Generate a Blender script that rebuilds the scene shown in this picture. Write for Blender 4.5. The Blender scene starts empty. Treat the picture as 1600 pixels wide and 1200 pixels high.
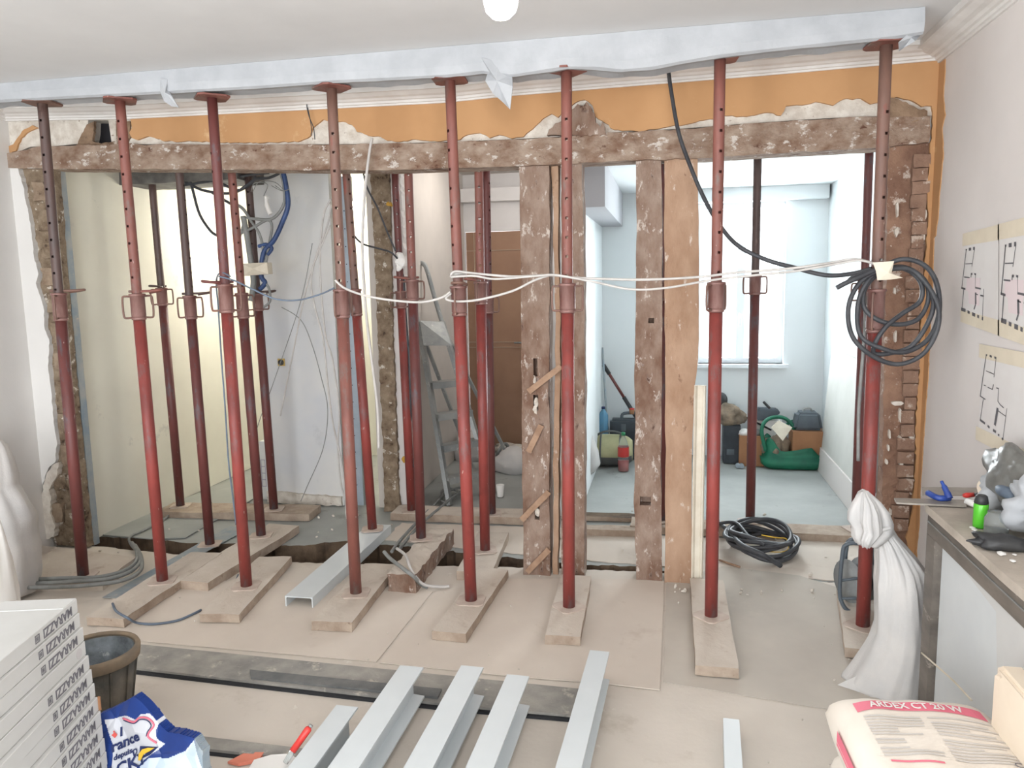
import bpy, bmesh, math, random
from math import sin, cos, pi, radians, tan, sqrt
from mathutils import Vector, Matrix, Euler, noise
from mathutils.geometry import tessellate_polygon
random.seed(7)
S = bpy.context.scene
C = S.collection
# ------------------------------------------------------------------ camera
FPX, PITCH, YAW, ROLL, EYE = 1206.6, 7.555, 11.522, -1.116, 1.57
RM = (Matrix.Rotation(radians(YAW), 3, 'Z') @ Matrix.Rotation(radians(90-PITCH), 3, 'X') @ Matrix.Rotation(radians(ROLL), 3, 'Z'))
cd = bpy.data.cameras.new('camera'); co = bpy.data.objects.new('camera', cd); C.objects.link(co)
cd.sensor_width = 36; cd.lens = 36*FPX/1600; cd.clip_start = .05; cd.clip_end = 200
co.matrix_world = Matrix.Translation((0, 0, EYE)) @ RM.to_4x4()
S.camera = co
# ------------------------------------------------------------------ world, lights, exposure
w = bpy.data.worlds.new('world'); S.world = w; w.use_nodes = True
w.node_tree.nodes['Background'].inputs[0].default_value = (.92, .96, 1, 1)
w.node_tree.nodes['Background'].inputs[1].default_value = 2.3
S.view_settings.view_transform = 'Standard'; S.view_settings.look = 'None'; S.view_settings.gamma = 1
S.view_settings.use_curve_mapping = False
S.view_settings.exposure = 0.52
def light(kind, name, loc, energy, color=(1, 1, 1), size=1, sy=None, look=None):
    l = bpy.data.lights.new(name, kind); l.energy = energy; l.color = color
    o = bpy.data.objects.new(name, l); C.objects.link(o); o.location = loc
    if kind == 'AREA':
        l.shape = 'RECTANGLE'; l.size = size; l.size_y = sy or size
        o.rotation_euler = (Vector(look)-Vector(loc)).to_track_quat('-Z', 'Y').to_euler()
    elif kind == 'POINT': l.shadow_soft_size = size
    return o
light('AREA', 'daylight_front_window_left', (-2.7, -2.0, 1.3), 62, (.97, .985, 1), 2.0, 1.8, (-.2, 4, 1.9))
light('AREA', 'daylight_front_window_right', (.3, -2.0, 1.3), 62, (.97, .985, 1), 2.0, 1.8, (-3.0, 4, 1.9))
light('AREA', 'daylight_rear_window', (.6, 7.9, 1.3), 380, (.90, .97, 1), 1.8, 1.6, (.3, 5, 1.45))
BULB = Vector((-.43, 2.06, 2.285))
light('POINT', 'ceiling_bulb_light', BULB, 26, (1, .95, .92), .05)
light("POINT", "rear_hall_bulb_light", (-2.45, 6.2, 2.0), 18, (1, .96, .84), .06)
light('POINT', 'left_hall_fill_light', (-3.15, 5.5, 1.9), 13, (1, .97, .88), .06)  # unseen point light on the cream hall walls, without a lamp object
light('POINT', 'center_hall_fill_light', (-1.2, 5.9, 2.35), 12, (1, .96, .92), .08)  # unseen point light brightening the middle hall; no fixture modelled

# ------------------------------------------------------------------ helpers
def ray(px, py): return RM @ Vector(((px-800)/FPX, (600-py)/FPX, -1))
def oy(px, py, Y): r = ray(px, py); return Vector((0, 0, EYE)) + r*(Y/r.y)
def ox(px, py, X): r = ray(px, py); return Vector((0, 0, EYE)) + r*(X/r.x)
def oz(px, py, Z=0): r = ray(px, py); return Vector((0, 0, EYE)) + r*((Z-EYE)/r.z)
ORG = {}
def thing(name, label, cat, loc, group=None):
    o = bpy.data.objects.new(name, None); C.objects.link(o); o.empty_display_size = .1
    o.location = loc; o['label'] = label; o['category'] = cat
    if group: o['group'] = group
    ORG[o.name] = Vector(loc)
    return o
def obj(name, bm, mat, parent=None, smooth=False, origin=None, keep=False):
    if not keep: bmesh.ops.recalc_face_normals(bm, faces=bm.faces)
    off = ORG[parent.name] if parent else (Vector(origin) if origin else Vector((0, 0, 0)))
    if off.length > 0: bmesh.ops.translate(bm, verts=bm.verts, vec=-off)
    me = bpy.data.meshes.new(name); bm.to_mesh(me); bm.free()
    mats = mat if isinstance(mat, (list, tuple)) else [mat]
    for m in mats: me.materials.append(m)
    if smooth:
        for p in me.polygons: p.use_smooth = True
    o = bpy.data.objects.new(name, me); C.objects.link(o)
    if parent: o.parent = parent
    else: o.location = off
    ORG[o.name] = off
    return o
def tag(o, label, cat, group=None, kind=None):
    o['label'] = label; o['category'] = cat
    if group: o['group'] = group
    if kind: o['kind'] = kind
    return o
def struct(name, bm, mat, smooth=False):
    o = obj(name, bm, mat, smooth=smooth); o['kind'] = 'structure'; return o
def single(name, bm, mat, label, cat, group=None, smooth=False):
    xs = [v.co for v in bm.verts]
    org = Vector(((min(v.x for v in xs)+max(v.x for v in xs))/2, (min(v.y for v in xs)+max(v.y for v in xs))/2, min(v.z for v in xs)))
    return tag(obj(name, bm, mat, None, smooth, origin=org), label, cat, group)
B = bmesh.new
def bx(bm, x0, x1, y0, y1, z0, z1, M=None, mi=0):
    vs = [bm.verts.new((x, y, z)) for z in (z0, z1) for y in (y0, y1) for x in (x0, x1)]
    if M is not None:
        for v in vs: v.co = M @ v.co
    for f in ((0, 2, 3, 1), (4, 5, 7, 6), (0, 1, 5, 4), (2, 6, 7, 3), (0, 4, 6, 2), (1, 3, 7, 5)):
        q = bm.faces.new([vs[i] for i in f]); q.material_index = mi
    return bm
def grid_box(bm, L, W, H, nl, nw, nh, M, amp=.003, sc=9, seed=0, amp2=None):
    """box along local x with subdivided, slightly uneven skin; origin at min corner"""
    n0 = len(bm.verts)
    cache = {}
    def V(i, j, k):
        if (i, j, k) not in cache:
            p = Vector((L*i/nl, W*j/nw, H*k/nh)); q = Vector((p.x*sc+seed*3.1, p.y*sc*1.5, p.z*sc*1.5))
            nz = noise.noise_vector(q)*amp + noise.noise_vector(q*3.1)*amp*.5
            cache[(i, j, k)] = bm.verts.new(M @ (p+nz))
        return cache[(i, j, k)]
    for i in range(nl):
        for j in range(nw):
            bm.faces.new([V(i, j, 0), V(i, j+1, 0), V(i+1, j+1, 0), V(i+1, j, 0)])
            bm.faces.new([V(i, j, nh), V(i+1, j, nh), V(i+1, j+1, nh), V(i, j+1, nh)])
        for k in range(nh):
            bm.faces.new([V(i, 0, k), V(i+1, 0, k), V(i+1, 0, k+1), V(i, 0, k+1)])
            bm.faces.new([V(i, nw, k), V(i, nw, k+1), V(i+1, nw, k+1), V(i+1, nw, k)])
    for j in range(nw):
        for k in range(nh):
            bm.faces.new([V(0, j, k), V(0, j, k+1), V(0, j+1, k+1), V(0, j+1, k)])
            bm.faces.new([V(nl, j, k), V(nl, j+1, k), V(nl, j+1, k+1), V(nl, j, k+1)])
    return bm
def frame_x(A, Bp, up=Vector((0, 0, 1))):
    """matrix: local x from A to Bp, y sideways, z up"""
    x = (Bp-A).normalized(); y = up.cross(x).normalized(); z = x.cross(y)
    M = Matrix((x, y, z)).transposed().to_4x4(); M.translation = A
    return M, (Bp-A).length
def spline(pts, n=6, closed=False):
    P = [Vector(p) for p in pts]; out = []
    m = len(P)
    for i in range(m if closed else m-1):
        if closed: a, b, c, d = P[(i-1) % m], P[i], P[(i+1) % m], P[(i+2) % m]
        else: a, b, c, d = P[max(i-1, 0)], P[i], P[i+1], P[min(i+2, m-1)]
        for k in range(n):
            t = k/n
            out.append(.5*((2*b)+(c-a)*t+(2*a-5*b+4*c-d)*t*t+(3*b-a-3*c+d)*t**3))
    if not closed: out.append(P[-1].copy())
    return out
def tube(bm, pts, r, n=8, closed=False, cap=True, mi=0):
    rr = r if isinstance(r, (list, tuple)) else [r]*len(pts)
    m = len(pts); rings = []
    T = []
    for i in range(m):
        a = pts[(i-1) % m] if closed or i > 0 else pts[i]
        b = pts[(i+1) % m] if closed or i < m-1 else pts[i]
        t = (b-a); T.append(t.normalized() if t.length > 1e-9 else Vector((0, 0, 1)))
    u = T[0].orthogonal().normalized()
    for i in range(m):
        u = (u - T[i]*u.dot(T[i]))
        u = u.normalized() if u.length > 1e-6 else T[i].orthogonal().normalized()
        v = T[i].cross(u)
        rings.append([bm.verts.new(pts[i]+(u*cos(2*pi*k/n)+v*sin(2*pi*k/n))*rr[i]) for k in range(n)])
    for i in range(m if closed else m-1):
        A_, B_ = rings[i], rings[(i+1) % m]
        for k in range(n):
            f = bm.faces.new([A_[k], A_[(k+1) % n], B_[(k+1) % n], B_[k]]); f.material_index = mi; f.smooth = True
    if cap and not closed:
        for R in (rings[0], rings[-1]):
            f = bm.faces.new(R); f.material_index = mi
    return bm
def lathe(bm, prof, n=24, M=None, mi=0, lobes=0, lamp=0.0, cap=True):
    rings = []
    for r, z in prof:
        ring = []
        for k in range(n):
            a = 2*pi*k/n; q = r*(1+lamp*cos(lobes*a)) if lobes else r
            p = Vector((q*cos(a), q*sin(a), z)); ring.append(bm.verts.new(M @ p if M else p))
        rings.append(ring)
    for i in range(len(rings)-1):
        for k in range(n):
            f = bm.faces.new([rings[i][k], rings[i][(k+1) % n], rings[i+1][(k+1) % n], rings[i+1][k]]); f.smooth = True; f.material_index = mi
    for R in ((rings[0], rings[-1]) if cap else ()):
        f = bm.faces.new(R); f.material_index = mi
    return bm
def jag(poly, idx=None, amp=.006, step=.02, seed=0, closed=True):
    """break straight edges of a (x,z) outline into ragged short ones; idx = edges to leave straight"""
    rnd = random.Random(seed); out = []; n = len(poly)
    for i in range(n if closed else n-1):
        a = Vector(poly[i]); b = Vector(poly[(i+1) % n]); out.append(a)
        if idx and i in idx: continue
        L = (b-a).length; k = max(1, int(L/step)); nrm = Vector((-(b-a).y, (b-a).x)).normalized() if L > 0 else Vector((0, 0))
        for j in range(1, k):
            out.append(a.lerp(b, j/k + rnd.uniform(-.25, .25)/k) + nrm*rnd.uniform(-amp, amp))
    if not closed: out.append(Vector(poly[-1]))
    return out
def slab(bm, outline, f0, f1, mi=0):
    """extrude outline (2D list) between mapping f0 and f1: each maps (a,b)->Vector"""
    outline = [Vector(p) for p in outline]
    A_ = [bm.verts.new(f0(p)) for p in outline]; B_ = [bm.verts.new(f1(p)) for p in outline]
    n = len(outline)
    for t in tessellate_polygon([[Vector((p[0], p[1], 0)) for p in outline]]):
        if len(set(t)) < 3: continue
        for V, o in ((A_, t), (B_, t[::-1])):
            try: bm.faces.new([V[k] for k in o]).material_index = mi
            except ValueError: pass
    for i in range(n):
        f = bm.faces.new([A_[i], B_[i], B_[(i+1) % n], A_[(i+1) % n]]); f.material_index = mi
    return bm
def sidemat(bm, mi=1, th=.5):
    bm.normal_update()
    for f in bm.faces:
        if abs(f.normal.z) < th: f.material_index = mi
    return bm
def xz_slab(bm, outline, y0, y1, mi=0): return slab(bm, outline, lambda p: Vector((p[0], y0, p[1])), lambda p: Vector((p[0], y1, p[1])), mi)
def xy_slab(bm, outline, z0, z1, mi=0): return slab(bm, outline, lambda p: Vector((p[0], p[1], z0)), lambda p: Vector((p[0], p[1], z1)), mi)
def yz_slab(bm, outline, x0, x1, mi=0): return slab(bm, outline, lambda p: Vector((x0, p[0], p[1])), lambda p: Vector((x1, p[0], p[1])), mi)
def pxz(pts, Y): return [(lambda q: (q.x, q.z))(oy(a, b, Y)) for a, b in pts]
def pxy(pts, Z=0): return [(lambda q: (q.x, q.y))(oz(a, b, Z)) for a, b in pts]
def interp(tab, x):
    for (a, u), (b, v) in zip(tab, tab[1:]):
        if x <= b: return u+(v-u)*max(0, (x-a))/(b-a)
    return tab[-1][1]
_txt = {}
def text_bm(s, size, depth=.0004, bold=0.0):
    cu = bpy.data.curves.new('t', 'FONT'); cu.body = s; cu.size = size; cu.extrude = depth; cu.offset = bold*size
    cu.align_x = 'CENTER'; cu.align_y = 'CENTER'; cu.resolution_u = 2
    o = bpy.data.objects.new('t', cu); C.objects.link(o)
    dg = bpy.context.evaluated_depsgraph_get(); dg.update()
    me = bpy.data.meshes.new_from_object(o.evaluated_get(dg))
    bm = B(); bm.from_mesh(me); bpy.data.objects.remove(o); bpy.data.curves.remove(cu); bpy.data.meshes.remove(me)
    return bm
def boolean_cut(o, cutters):
    """subtract box meshes from o and bake the result"""
    for c in cutters:
        m = o.modifiers.new('b', 'BOOLEAN'); m.operation = 'DIFFERENCE'; m.solver = 'EXACT'; m.object = c
    dg = bpy.context.evaluated_depsgraph_get(); dg.update()
    me = bpy.data.meshes.new_from_object(o.evaluated_get(dg)); o.modifiers.clear(); o.data = me
    for c in cutters: bpy.data.objects.remove(c)

# ------------------------------------------------------------------ materials
def srgb(c):
    return tuple(((x/255)/12.92 if x/255 <= .04045 else ((x/255+.055)/1.055)**2.4) for x in c)+(1,)
def mat(name, base, var=None, scale=6, rough=.85, metal=0, bump=.0, bscale=60, spots=None, spots2=None, stretch=None, emit=None, detail=4, contrast=(.35, .65)):
    m = bpy.data.materials.new(name); m.use_nodes = True; nt = m.node_tree; N = nt.nodes; L = nt.links
    p = N['Principled BSDF']; p.inputs['Roughness'].default_value = rough; p.inputs['Metallic'].default_value = metal
    tc = N.new('ShaderNodeTexCoord'); src = tc.outputs['Object']
    if stretch:
        mp = N.new('ShaderNodeMapping'); mp.inputs['Scale'].default_value = stretch; L.new(src, mp.inputs[0]); src = mp.outputs[0]
    def noisetex(sc, det=detail, ro=.6):
        n = N.new('ShaderNodeTexNoise'); n.inputs['Scale'].default_value = sc; n.inputs['Detail'].default_value = det; n.inputs['Roughness'].default_value = ro
        L.new(src, n.inputs['Vector']); return n.outputs['Fac']
    def ramp(fac, lo, hi):
        r = N.new('ShaderNodeMapRange'); r.inputs[1].default_value = lo; r.inputs[2].default_value = hi; L.new(fac, r.inputs[0]); return r.outputs[0]
    def mix(fac, a, b):
        x = N.new('ShaderNodeMix'); x.data_type = 'RGBA'
        if isinstance(fac, float): x.inputs[0].default_value = fac
        else: L.new(fac, x.inputs[0])
        for i, c in ((6, a), (7, b)):
            if isinstance(c, tuple): x.inputs[i].default_value = c
            else: L.new(c, x.inputs[i])
        return x.outputs[2]
    col = srgb(base)
    if var: col = mix(ramp(noisetex(scale), *contrast), srgb(base), srgb(var))
    for sp in (spots, spots2):
        if sp:
            c, sc, th, wd = sp
            col = mix(ramp(noisetex(sc, 6, .7), th, th+wd), col, srgb(c))
    if isinstance(col, tuple): p.inputs['Base Color'].default_value = col
    else: L.new(col, p.inputs['Base Color'])
    if bump:
        b = N.new('ShaderNodeBump'); b.inputs['Strength'].default_value = bump; b.inputs['Distance'].default_value = .01
        L.new(noisetex(bscale, 5), b.inputs['Height']); L.new(b.outputs[0], p.inputs['Normal'])
    if emit: p.inputs['Emission Color'].default_value = srgb(emit[0]); p.inputs['Emission Strength'].default_value = emit[1]
    return m
M = {}
M['ceil'] = mat('ceiling_paint', (216, 216, 216), (208, 208, 208), 1.5, .95)
M['cornice'] = mat('cornice_plaster', (228, 226, 223), (214, 210, 206), 5, .9)
M['wall'] = mat('wall_white', (222, 217, 214), (212, 207, 204), 1.2, .95, bump=.08, bscale=30)
M['wallL'] = mat('wall_left_white', (224, 222, 219), (215, 213, 210), 1.2, .95, bump=.08, bscale=30)
M['cream'] = mat('cream_wall', (226, 224, 212), (217, 214, 202), 1.5, .95, spots=((200, 198, 190), 1.6, .64, .05))
M['cool'] = mat('rear_room_wall', (228, 232, 233), (221, 226, 227), 1, .95)
M['board'] = mat('plasterboard', (205, 208, 213), (222, 221, 218), 1.4, .95, spots=((188, 190, 192), 2.2, .6, .15))
M['hallwall'] = mat('hall_plaster', (200, 192, 184), (188, 181, 174), 1.5, .95)
M['header'] = mat('door_header', (218, 214, 212), (208, 204, 202), 2, .9)
M['greybox'] = mat('grey_duct', (176, 176, 180), None, rough=.9)
M['orange'] = mat('orange_paint', (192, 148, 104), (182, 138, 95), 2.5, .85, spots=((206, 172, 132), 3, .62, .1))
M['plaster'] = mat('broken_plaster', (222, 216, 206), (196, 186, 174), 18, .95, bump=.6, bscale=50, spots=((158, 142, 128), 30, .62, .05))
M['masonry'] = mat('rubble_masonry', (150, 126, 104), (108, 86, 68), 9, .98, bump=1.0, bscale=28, spots=((196, 184, 170), 14, .60, .06), spots2=((74, 56, 44), 11, .62, .05))
M['masonryL'] = mat('rubble_masonry_pale', (150, 134, 114), (110, 92, 74), 14, .98, bump=1.0, bscale=40, spots=((206, 198, 186), 18, .59, .06), spots2=((72, 58, 48), 14, .60, .05))
M['timber'] = mat('old_oak', (158, 138, 124), (120, 92, 76), 10, .95, bump=1.0, bscale=70, spots=((200, 188, 178), 24, .58, .06), spots2=((84, 58, 46), 12, .61, .05), stretch=(1, 1, .5))
M['lintelw'] = mat('old_oak_lintel', (170, 152, 136), (124, 96, 78), 13, .95, bump=1.0, bscale=65, spots=((206, 198, 190), 22, .58, .06), spots2=((96, 64, 50), 14, .60, .05), stretch=(.7, 1, 1))
M['timberlight'] = mat('old_oak_pale', (182, 152, 128), (158, 126, 102), 7, .95, bump=.6, bscale=70, spots=((212, 198, 186), 16, .60, .08), spots2=((118, 88, 70), 12, .62, .06), stretch=(1, 1, .5))
M['pierwood'] = mat('brown_pier', (150, 118, 98), (122, 92, 76), 9, .95, bump=.8, bscale=40, spots=((192, 178, 166), 12, .58, .06), spots2=((226, 216, 204), 26, .67, .03))
M['lath'] = mat('lath_wood', (172, 142, 118), (148, 118, 96), 16, .9, bump=.4)
M['plank'] = mat('dusty_plank', (208, 198, 186), (197, 185, 172), 4, .95, bump=.3, bscale=60, spots=((178, 161, 146), 6, .60, .12))
M['plankside'] = mat('rough_plank_side', (184, 168, 152), (160, 142, 126), 10, .95, bump=.5, bscale=60, spots=((132, 112, 96), 16, .63, .08))
M['floor'] = mat('dusty_screed', (214, 205, 194), (206, 197, 186), 1.6, .93, bump=.15, bscale=25, spots=((194, 184, 171), 2.6, .58, .12), spots2=((224, 218, 208), 5, .64, .06))
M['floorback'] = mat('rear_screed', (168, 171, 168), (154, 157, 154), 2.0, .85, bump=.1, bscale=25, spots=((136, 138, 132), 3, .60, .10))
M['sheet'] = mat('hardboard_sheet_or_floor_patch', (215, 204, 192), (207, 196, 184), 1.8, .9, spots=((200, 187, 174), 3, .60, .1))
M['dirt'] = mat('trench_dirt', (112, 94, 76), (80, 66, 54), 10, 1, bump=1, bscale=20)
M['fleece'] = mat('white_fleece', (180, 183, 187), (168, 171, 175), 7, .9, bump=.35, bscale=12)
M['steelpaint'] = mat('grey_primer_steel', (212, 217, 219), (204, 210, 212), 2, .5, bump=.03, bscale=30)
M['steeldark'] = mat('cement_stained_strip', (170, 166, 158), (134, 132, 128), 6, .9, bump=.3, bscale=60, spots=((196, 188, 176), 9, .58, .08))
M['blackedge'] = mat('black_gap_shade', (38, 40, 44), rough=.7)  # black for the shade in the gaps below the floor boards
M['red'] = mat('prop_red', (148, 66, 60), (118, 56, 52), 7, .5, bump=.15, bscale=90, spots=((112, 90, 88), 9, .55, .10), spots2=((188, 164, 156), 42, .66, .03), contrast=(.4, .6), stretch=(1, 1, .35))
M['rose'] = mat('prop_faded_rose', (142, 88, 78), (118, 74, 66), 7, .55, bump=.15, bscale=90, spots=((118, 102, 96), 9, .53, .10), spots2=((190, 168, 160), 42, .66, .03), contrast=(.4, .6), stretch=(1, 1, .35))
M['maroon'] = mat('prop_maroon', (114, 60, 56), (94, 54, 52), 7, .5, bump=.15, bscale=90, spots=((92, 86, 90), 8, .54, .09), spots2=((190, 176, 168), 42, .67, .03), stretch=(1, 1, .35))
M['darkbrown'] = mat('prop_dark_brown', (98, 74, 68), (76, 64, 62), 7, .5, bump=.15, bscale=90, spots=((120, 100, 92), 10, .57, .08), stretch=(1, 1, .35))
M['brown'] = mat('prop_rust_brown', (134, 98, 84), (108, 84, 76), 7, .55, bump=.2, bscale=90, spots=((140, 72, 62), 8, .56, .09), spots2=((184, 160, 146), 42, .66, .03), stretch=(1, 1, .35))
M['thread'] = mat('threaded_steel', (150, 118, 112), (122, 82, 76), 16, .45, .25, bump=.2, spots=((172, 166, 166), 14, .56, .08), stretch=(1, 1, .35))
M['dustfoot'] = mat('cement_dusted_plate', (206, 192, 180), (186, 168, 156), 12, .9)
M['blackcable'] = mat('black_cable', (52, 53, 58), (72, 74, 78), 14, .55)
M['greycable'] = mat('grey_cable', (142, 144, 142), (122, 124, 122), 12, .6)
M['whitecable'] = mat('white_cable', (206, 202, 198), (186, 182, 178), 12, .6)
M['bluecable'] = mat('blue_conduit', (56, 82, 130), (44, 62, 100), 10, .5)
M['bluewire'] = mat('blue_grey_wire', (108, 124, 142), (88, 98, 112), 12, .55)
M['tape'] = mat('masking_tape', (226, 218, 200), (214, 204, 186), 14, .8)
M['box'] = mat('white_carton', (208, 208, 206), (198, 198, 195), 3, .6)
M['boxseam'] = mat('carton_seam', (150, 142, 132), rough=.9)
M['ink'] = mat('grey_ink', (112, 110, 116), rough=.8)
M['black'] = mat('black_plastic', (42, 43, 46), (60, 60, 60), 8, .5)
M['bucket'] = mat('mortar_bucket', (68, 66, 62), (112, 104, 92), 7, .7, bump=.3, bscale=30, spots=((150, 142, 130), 9, .62, .06))
M['bucketin'] = mat('bucket_inside_cement', (70, 76, 80), (128, 136, 142), 9, .8, bump=.6, bscale=25, spots=((180, 184, 184), 10, .60, .08))
M['rim'] = mat('bucket_rim', (140, 122, 100), (110, 98, 84), 9, .8)
M['bagblue'] = mat('bag_blue', (36, 66, 138), (28, 50, 112), 5, .3)
M['bagwhite'] = mat('bag_white', (218, 220, 226), (206, 210, 218), 6, .35)
M['baglight'] = mat('bag_pale_blue', (214, 226, 238), (196, 214, 232), 7, .3)
M['pink'] = mat('print_pink', (232, 120, 140), rough=.7)
M['navy'] = mat('print_navy', (34, 48, 96), rough=.6)
M['redp'] = mat('print_red', (226, 96, 88), rough=.6)
M['yellow'] = mat('print_yellow', (232, 190, 60), rough=.6)
M['printgrey'] = mat('print_grey', (206, 200, 194), rough=.8)
M['paperbag'] = mat('paper_sack', (236, 228, 216), (228, 218, 206), 4, .8, bump=.08, bscale=14)
M['woven'] = mat('woven_sack', (206, 203, 200), (194, 193, 192), 6, .75, bump=.15, bscale=140)
M['foam'] = mat('cream_panel', (236, 222, 202), (228, 212, 192), 4, .85)
M['marble'] = mat('grey_marble', (118, 110, 102), (88, 82, 76), 11, .5, bump=.1, bscale=40, spots=((150, 142, 132), 20, .62, .05), stretch=(1, .35, 1))
M['marbletop'] = mat('dusty_marble_top', (192, 182, 170), (168, 158, 146), 6, .85, bump=.2, bscale=40)
M['panel'] = mat('fireplace_panel', (212, 216, 217), (204, 208, 210), 3, .8)
M['darkgap'] = mat('dark_recess', (44, 42, 46), rough=.9)
M['paper'] = mat('drawing_paper', (220, 218, 216), (214, 210, 208), 5, .9)
M['papertape'] = mat('yellowed_tape', (222, 212, 192), (214, 204, 184), 8, .8)
M['lineink'] = mat('drawing_ink', (92, 90, 94), rough=.8)
M['pinkwash'] = mat('pink_wash', (222, 208, 210), rough=.9)
M['doorbrown'] = mat('brown_door', (156, 122, 98), (146, 112, 90), 3, .7)
M['doorline'] = mat('door_inlay', (170, 150, 130), rough=.7)
M['frame'] = mat('door_frame', (206, 200, 196), rough=.7)
M['alu'] = mat('aluminium', (164, 166, 164), (142, 146, 146), 8, .45, .35, bump=.1, spots=((190, 190, 186), 18, .6, .06))
M['galv'] = mat('galvanised_stud', (168, 178, 188), (150, 162, 172), 6, .5, .3)
M['galvblue'] = mat('old_blue_paint_stud', (136, 152, 164), (168, 170, 168), 9, .7, spots=((206, 192, 174), 6, .62, .05))
M['winframe'] = mat('window_frame', (232, 236, 240), rough=.6)
M['curtain'] = mat('net_curtain', (232, 240, 244), rough=.9)
M['grbag'] = mat('green_bag', (34, 122, 92), (26, 98, 76), 6, .5)
M['cardboard'] = mat('cardboard', (166, 120, 86), (152, 108, 78), 5, .9)
M['greyplastic'] = mat('grey_plastic', (96, 106, 114), (76, 84, 92), 5, .5)
M['darkcase'] = mat('dark_tool_case', (44, 50, 58), (62, 70, 78), 6, .5)
M['olive'] = mat('olive_canvas', (184, 180, 140), (168, 166, 130), 9, .85)
M['greyfab'] = mat('grey_canvas', (108, 110, 108), (92, 94, 94), 9, .9)
M['tan'] = mat('tan_cloth', (150, 132, 112), (108, 96, 84), 11, .9, bump=.5)
M['greenp'] = mat('green_bottle', (96, 196, 52), (70, 170, 50), 9, .25)
M['tealp'] = mat('green_cap', (40, 130, 84), rough=.4)
M['bluep'] = mat('blue_plastic', (48, 78, 156), (36, 60, 130), 9, .4)
M['redplastic'] = mat('red_plastic', (214, 62, 56), rough=.4)
M['salmon'] = mat('salmon_shard', (226, 140, 116), (214, 126, 104), 8, .7)
M['tool'] = mat('trowel_steel', (170, 162, 152), (146, 140, 132), 10, .5, .3)
M['greyfilm'] = mat('grey_film', (120, 120, 116), (86, 86, 84), 9, .4)
M['bulbm'] = mat('glowing_bulb', (255, 246, 232), emit=((255, 244, 228), 30))
M['bulbr'] = mat('glowing_rear_bulb', (255, 250, 230), emit=((255, 250, 225), 30))
M['mustard'] = mat('mustard_foam', (206, 160, 70), rough=.9)
M['white'] = mat('plain_white', (234, 232, 228), rough=.7)
def glassy(name, col, rough=.05, ior=1.2):
    m = mat(name, col, rough=rough); p = m.node_tree.nodes['Principled BSDF']
    p.inputs['Transmission Weight'].default_value = .85; p.inputs['IOR'].default_value = ior; return m
M['pet'] = glassy('clear_pet', (226, 232, 232)); M['petblue'] = glassy('blue_pet', (150, 206, 240)); M['petred'] = mat('red_drink', (200, 60, 56), rough=.3)
M['glass'] = mat('window_glass', (240, 246, 248), rough=.05); M['glass'].node_tree.nodes['Principled BSDF'].inputs['Alpha'].default_value = .12
# ================================================================== SETTING
DW, XL, XR, ZC, WY = 3.93, -3.72, 1.18, 2.575, 6.95
# floor: front screed, rear screed, broken trench between
fe = [(-3.9, 4.02), (-3.5, 4.0), (-3.0, 3.94), (-2.2, 3.91), (-1.6, 3.95), (-1.2, 3.99), (-.6, 4.04), (-.2, 4.06), (.3, 4.055), (1.32, 4.055)]
be = [(-3.9, 4.10), (-3.5, 4.17), (-3.2, 4.18), (-2.9, 4.14), (-2.2, 4.2), (-1.95, 4.32), (-1.5, 4.27), (-1, 4.2), (-.5, 4.13), (-.2, 4.15), (.05, 4.075), (.3, 4.062), (1.45, 4.062)]
o1 = jag([Vector(p) for p in fe], amp=.008, step=.03, closed=False, seed=3)
bm = B(); xy_slab(bm, [Vector((1.32, -1.6)), Vector((-3.9, -1.6))][::-1][:0]+[Vector((-3.9, -1.6))]+o1+[Vector((1.32, -1.6))], -.14, 0)
sidemat(bm); struct('floor', bm, [M['floor'], M['dirt']])
o2 = jag([Vector(p) for p in be], amp=.014, step=.03, closed=False, seed=4)
bm = B(); xy_slab(bm, [Vector((-3.9, 7.4))]+o2+[Vector((1.45, 7.4))], -.14, -.004)
sidemat(bm); struct('floor_rear', bm, [M['floorback'], M['dirt']])
bm = B(); grid_box(bm, 5.4, .7, .1, 60, 8, 1, Matrix.Translation((-3.95, 3.75, -.22)), .02, 7); struct('floor_trench', bm, M['dirt'])
# ceilings
bm = B(); bx(bm, -3.9, 1.35, -1.6, 4.05, ZC, ZC+.1); struct('ceiling', bm, M['ceil'])
bm = B(); bx(bm, -.62, 1.5, 4.05, WY+.18, 2.31, 2.4); struct('ceiling_rear_right', bm, M['cool'])
bm = B(); bx(bm, -2.1, -.62, 4.05, 7.4, 2.56, 2.66); struct('ceiling_rear_hall', bm, M['hallwall'])
bm = B(); bx(bm, -3.8, -2.1, 4.05, 7.0, 2.5, 2.6); struct('ceiling_rear_left', bm, M['cream'])
# side walls
bm = B(); bx(bm, XL-.15, XL, -1.6, 4.04, 0, ZC); struct('wall_left', bm, M['wallL'])
bm = B(); bx(bm, XR, XR+.15, -1.6, 4.06, 0, ZC); struct('wall_right', bm, M['wall'])
bm = B(); bx(bm, -3.8, -3.56, 4.04, 6.6, 0, 2.5); struct('wall_rear_left', bm, M['cream'])
bm = B(); bx(bm, 1.30, 1.42, 4.05, WY+.1, 0, 2.31); struct('wall_rear_right', bm, M['cool'])
bm = B(); bx(bm, -3.7, -2.0, 6.6, 6.72, 0, 2.5); struct('wall_rear_hall', bm, M['cream'])
# rear right room wall with the window opening
WX0, WX1, WZ0, WZ1 = .26, .97, .82, 2.20

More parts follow.
